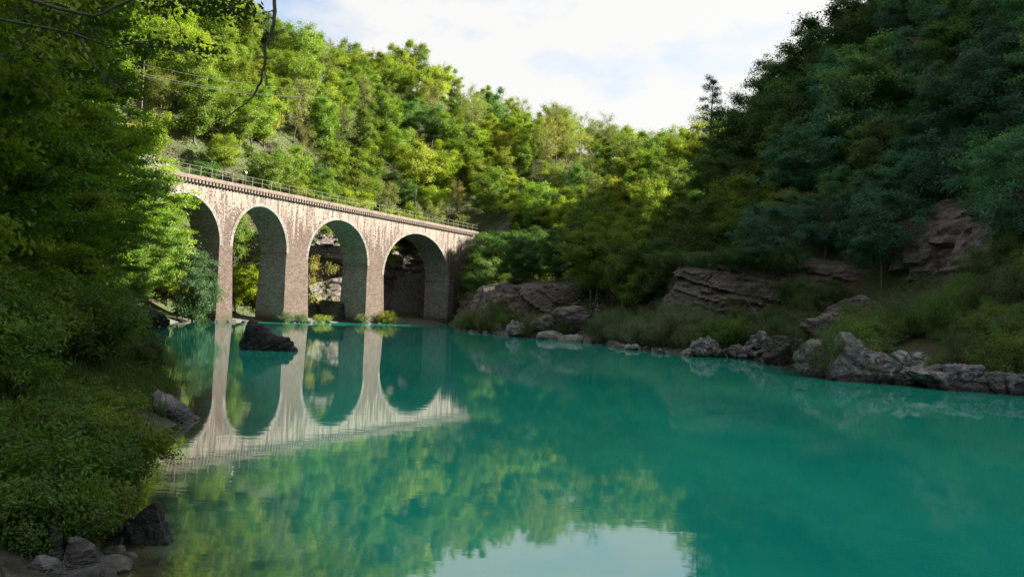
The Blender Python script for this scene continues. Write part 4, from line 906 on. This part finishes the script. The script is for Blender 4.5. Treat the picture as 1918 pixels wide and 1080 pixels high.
# overhanging tree beside the viewpoint: trunk on the bank, limbs reaching out over the river
def overhang():
    r = np.random.default_rng(77); root = np.array([-7.6, 6.0, 1.6]); g = Geo()
    def L(pts, rr, n=8):
        P = np.array(pts, float); m = len(P); t = np.linspace(0, 1, m); tt_ = np.linspace(0, 1, 22)
        Q = np.stack([np.interp(tt_, t, P[:, q]) for q in range(3)], -1)
        Q[1:-1] += r.normal(size=(20, 3)) * 0.018; k = np.ones(3) / 3
        for q in range(3): Q[1:-1, q] = np.convolve(Q[:, q], k, 'valid')
        g.tube(Q - root, np.linspace(rr[0], rr[1], 22), n); return Q
    trunk_top = (-7.0, 8.2, 9.5)
    L([root - np.array([0, 0, .8]), (-7.5, 6.3, 4), (-7.2, 7.2, 6.5), trunk_top], (.24, .10), 10)
    a = lambda px, py, Y: tuple(at_y(px, py, Y))
    limbs = [L([(-7.3, 6.9, 5.2), a(110, 55, 9.5), a(190, 85, 9.6), a(250, 83, 9.6), a(322, 90, 9.7), a(400, 100, 9.8)], (.017, .004)),
             L([(-7.2, 7.1, 6.0), a(170, 40, 9), a(225, 10, 9), a(300, -30, 9), a(420, -60, 9), a(470, -30, 9.2)], (.02, .005)),
             L([(-7.1, 7.6, 7.6), a(330, -160, 9), a(440, -150, 9), a(510, -70, 9)], (.05, .025)),
             L([a(150, 75, 9.5), a(180, 130, 9.5), a(220, 165, 9.5), a(262, 175, 9.5)], (.018, .004)),
             L([a(300, -30, 9), a(320, 10, 9), a(336, 45, 9), a(338, 75, 9)], (.012, .003))]
    pend = L([a(510, -70, 9), a(516, -10, 9), a(513, 40, 9), a(502, 75, 9), a(495, 115, 9), a(490, 150, 9)], (.024, .013))
    L([a(490, 150, 9), a(478, 172, 9), a(455, 195, 9), a(432, 215, 9), a(418, 232, 9)], (.015, .003), 5)
    L([a(513, 22, 9), a(506, 20, 9), a(503, 26, 9)], (.008, .003), 5)
    L([a(495, 130, 9), a(500, 150, 9), a(497, 162, 9)], (.008, .003), 5)
    cen = []
    for px, py in [(300, -8), (330, 5), (360, 3), (385, 12), (400, 22), (425, 12), (440, 22), (455, 12), (462, 26), (380, 0), (345, -12), (410, 2), (432, 0), (300, 12), (270, 5), (240, -5)]:
        cen.append(np.array(a(px, py, 9 + r.uniform(-.3, .3))))
    for px, py in [(250, 74), (285, 82), (330, 84), (365, 92), (398, 98), (205, 72), (170, 60), (120, 45), (150, 30), (90, 60), (60, 30), (40, 70), (100, 10), (190, 100), (225, 150), (20, 110), (60, 150), (110, 120), (150, 150), (30, 20), (200, 20), (230, 40)]:
        cen.append(np.array(a(px, py, 9.6 + r.uniform(-.5, .5))))
    cen = np.array(cen) - root
    V, F_, ti = scatter_leaves(r, cen, 44, np.full(len(cen), .22), 0.075, .4, .6, None, .5, .3)
    e = empty('overhanging_tree', tuple(root)); tm, cmsh = g.mesh('trunk', True), mesh_quads('crown', V, F_, ti)
    put('trunk', tm, BARK, e); c = put('crown', cmsh, LEAF_W, e); c.color = (0.045, 0.075, 0.015, 1)
    tag(e, 'tree with bare dangling branch and thin leafy boughs hanging over the river', 'tree')
overhang()

# bare leaning stems on the scrub slope
rb = random.Random(12)
for (x0, y0, x1, y1, Y) in ((1440, 640, 1385, 545, 55), (1410, 625, 1365, 570, 55.5), (1790, 600, 1745, 510, 46), (1815, 590, 1800, 490, 46), (1760, 600, 1700, 540, 45), (1840, 640, 1800, 600, 40)):
    a, b_ = np.array(at_y(x0, y0, Y)), np.array(at_y(x1, y1, Y + 1)); a[2] = min(a[2], tz(a[0], a[1]) + .1); md = (a + b_) / 2 + np.array([.15, 0, .4])
    g = Geo(); g.tube(bez(a, md, b_, 8) - a, np.linspace(.06, .02, 8), 6)
    o = put('bare_stem', g.mesh('bare_stem', True), BARK); o.location = a
    tag(o, 'bare leaning grey stem sticking out of the scrub on the shaded bank', 'branch', 'bare stems on the shaded bank')

# overhead cables and their pole
M_CABLE = plain('cable', (0.3, 0.3, 0.28), 0.4, 0.5)
pp = at_y(268, 150, 118)
pol = empty('utility_pole', (pp.x, pp.y, tz(pp.x, pp.y))); tag(pol, 'slim wooden utility pole carrying cables on the spur above the viaduct', 'pole')
ztop_ = at_y(268, 118, 118).z - pol.location.z
g = Geo(); g.tube([(0, 0, -.5), (0, 0, ztop_ + .3)], [.13, .09], 8); put('pole', g.mesh('pole', True), BARK, pol)
g = Geo(); g.box(-.9, .9, -.06, .06, ztop_ - .2, ztop_ - .08); put('crossarm', g.mesh('crossarm'), BARK, pol)
for k, ((xa, ya), (xb, yb), lab) in enumerate((((268, 121), (640, 172), 'upper overhead cable crossing the wood above the viaduct'), ((262, 137), (620, 184), 'middle overhead cable crossing the wood above the viaduct'), ((258, 140), (600, 183), 'lower overhead cable crossing the wood above the viaduct'))):
    a, b_ = np.array(at_y(xa, ya, 118)), np.array(at_y(xb, yb, 128)); md = (a + b_) / 2 - np.array([0, 0, 1.6])
    g = Geo(); g.tube(bez(a, md, b_, 24), .028, 5); tag(put('overhead_cable', g.mesh('overhead_cable'), M_CABLE), lab, 'cable')

# ------------------------------------------------------------------ ground cover
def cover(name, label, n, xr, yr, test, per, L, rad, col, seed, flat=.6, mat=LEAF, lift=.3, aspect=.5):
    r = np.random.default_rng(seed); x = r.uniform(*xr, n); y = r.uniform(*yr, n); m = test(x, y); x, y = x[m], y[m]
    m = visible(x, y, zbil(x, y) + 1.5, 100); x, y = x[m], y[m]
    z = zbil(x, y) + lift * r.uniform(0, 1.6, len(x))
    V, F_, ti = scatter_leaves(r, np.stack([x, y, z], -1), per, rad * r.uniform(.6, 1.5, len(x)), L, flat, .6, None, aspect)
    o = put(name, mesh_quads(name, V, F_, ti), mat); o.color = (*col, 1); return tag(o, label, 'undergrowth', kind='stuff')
def t_far(x, y):
    d, ins, seg, tt = shore(x, y); return ~ins & (d > 3.5) & (y > 75) & off_track(x, y) & ~((x > 12) & (y < 110))
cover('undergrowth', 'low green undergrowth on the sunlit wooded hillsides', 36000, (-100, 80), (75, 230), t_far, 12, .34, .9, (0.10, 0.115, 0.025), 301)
def t_right(x, y):
    d, ins, seg, tt = shore(x, y); return ~ins & (d > 3.0) & (seg > 27) & (x > 9) & ((d > 18) | (vnoise(x / 2.2, y / 2.2, .7, 41) > .0))
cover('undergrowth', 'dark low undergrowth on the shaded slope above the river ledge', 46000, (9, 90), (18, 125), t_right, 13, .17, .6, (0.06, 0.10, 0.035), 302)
def t_left(x, y):
    d, ins, seg, tt = shore(x, y); return ~ins & (seg < 18) & (seg > 5) & (d > .7) & (d < 22) & (x < -1)
cover('undergrowth', 'dark leafy undergrowth below the trees of the near bank', 9000, (-50, 0), (6, 90), t_left, 22, .095, .38, (0.07, 0.125, 0.015), 303, .6, LEAF_W)

def grass():
    r = np.random.default_rng(310); x = r.uniform(-16, 0, 14000); y = r.uniform(4, 32, 14000)
    d, ins, seg, tt = shore(x, y); m = ~ins & (seg > 5) & (d > .12) & (d < 4.5) & (vnoise(x / .9, y / .9, .2, 5) > -.15); x, y = x[m], y[m]
    n = 9; x = np.repeat(x, n) + r.normal(size=len(x) * n) * .07; y = np.repeat(y, n) + r.normal(size=len(y) * n) * .07
    z = zbil(x, y) - .03; N_ = len(x); az = r.uniform(0, 6.283, N_); h = r.uniform(.18, .55, N_); bend = r.uniform(.15, .8, N_) * h
    dx, dy = np.cos(az), np.sin(az); wx_, wy_ = -dy * .006, dx * .006
    P = lambda k, w: np.stack([x + dx * bend * k ** 2 + wx_ * w, y + dy * bend * k ** 2 + wy_ * w, z + h * (k - .25 * k ** 3 * bend / h)], -1)
    V = np.stack([P(0, 1), P(0, -1), P(.55, -.9), P(.55, .9), P(1, -.1), P(1, .1)], 1).reshape(-1, 3)
    b0 = np.arange(N_) * 6
    F_ = np.concatenate([np.stack([b0, b0 + 1, b0 + 2, b0 + 3], -1), np.stack([b0 + 3, b0 + 2, b0 + 4, b0 + 5], -1)])
    ti = np.tile(r.uniform(.1, .95, N_), 2)
    o = put('grass', mesh_quads('grass', V, F_, ti), LEAF_W); o.color = (0.075, 0.12, 0.02, 1); tag(o, 'long grass and weeds tumbling down the near bank', 'grass', kind='stuff')
grass()
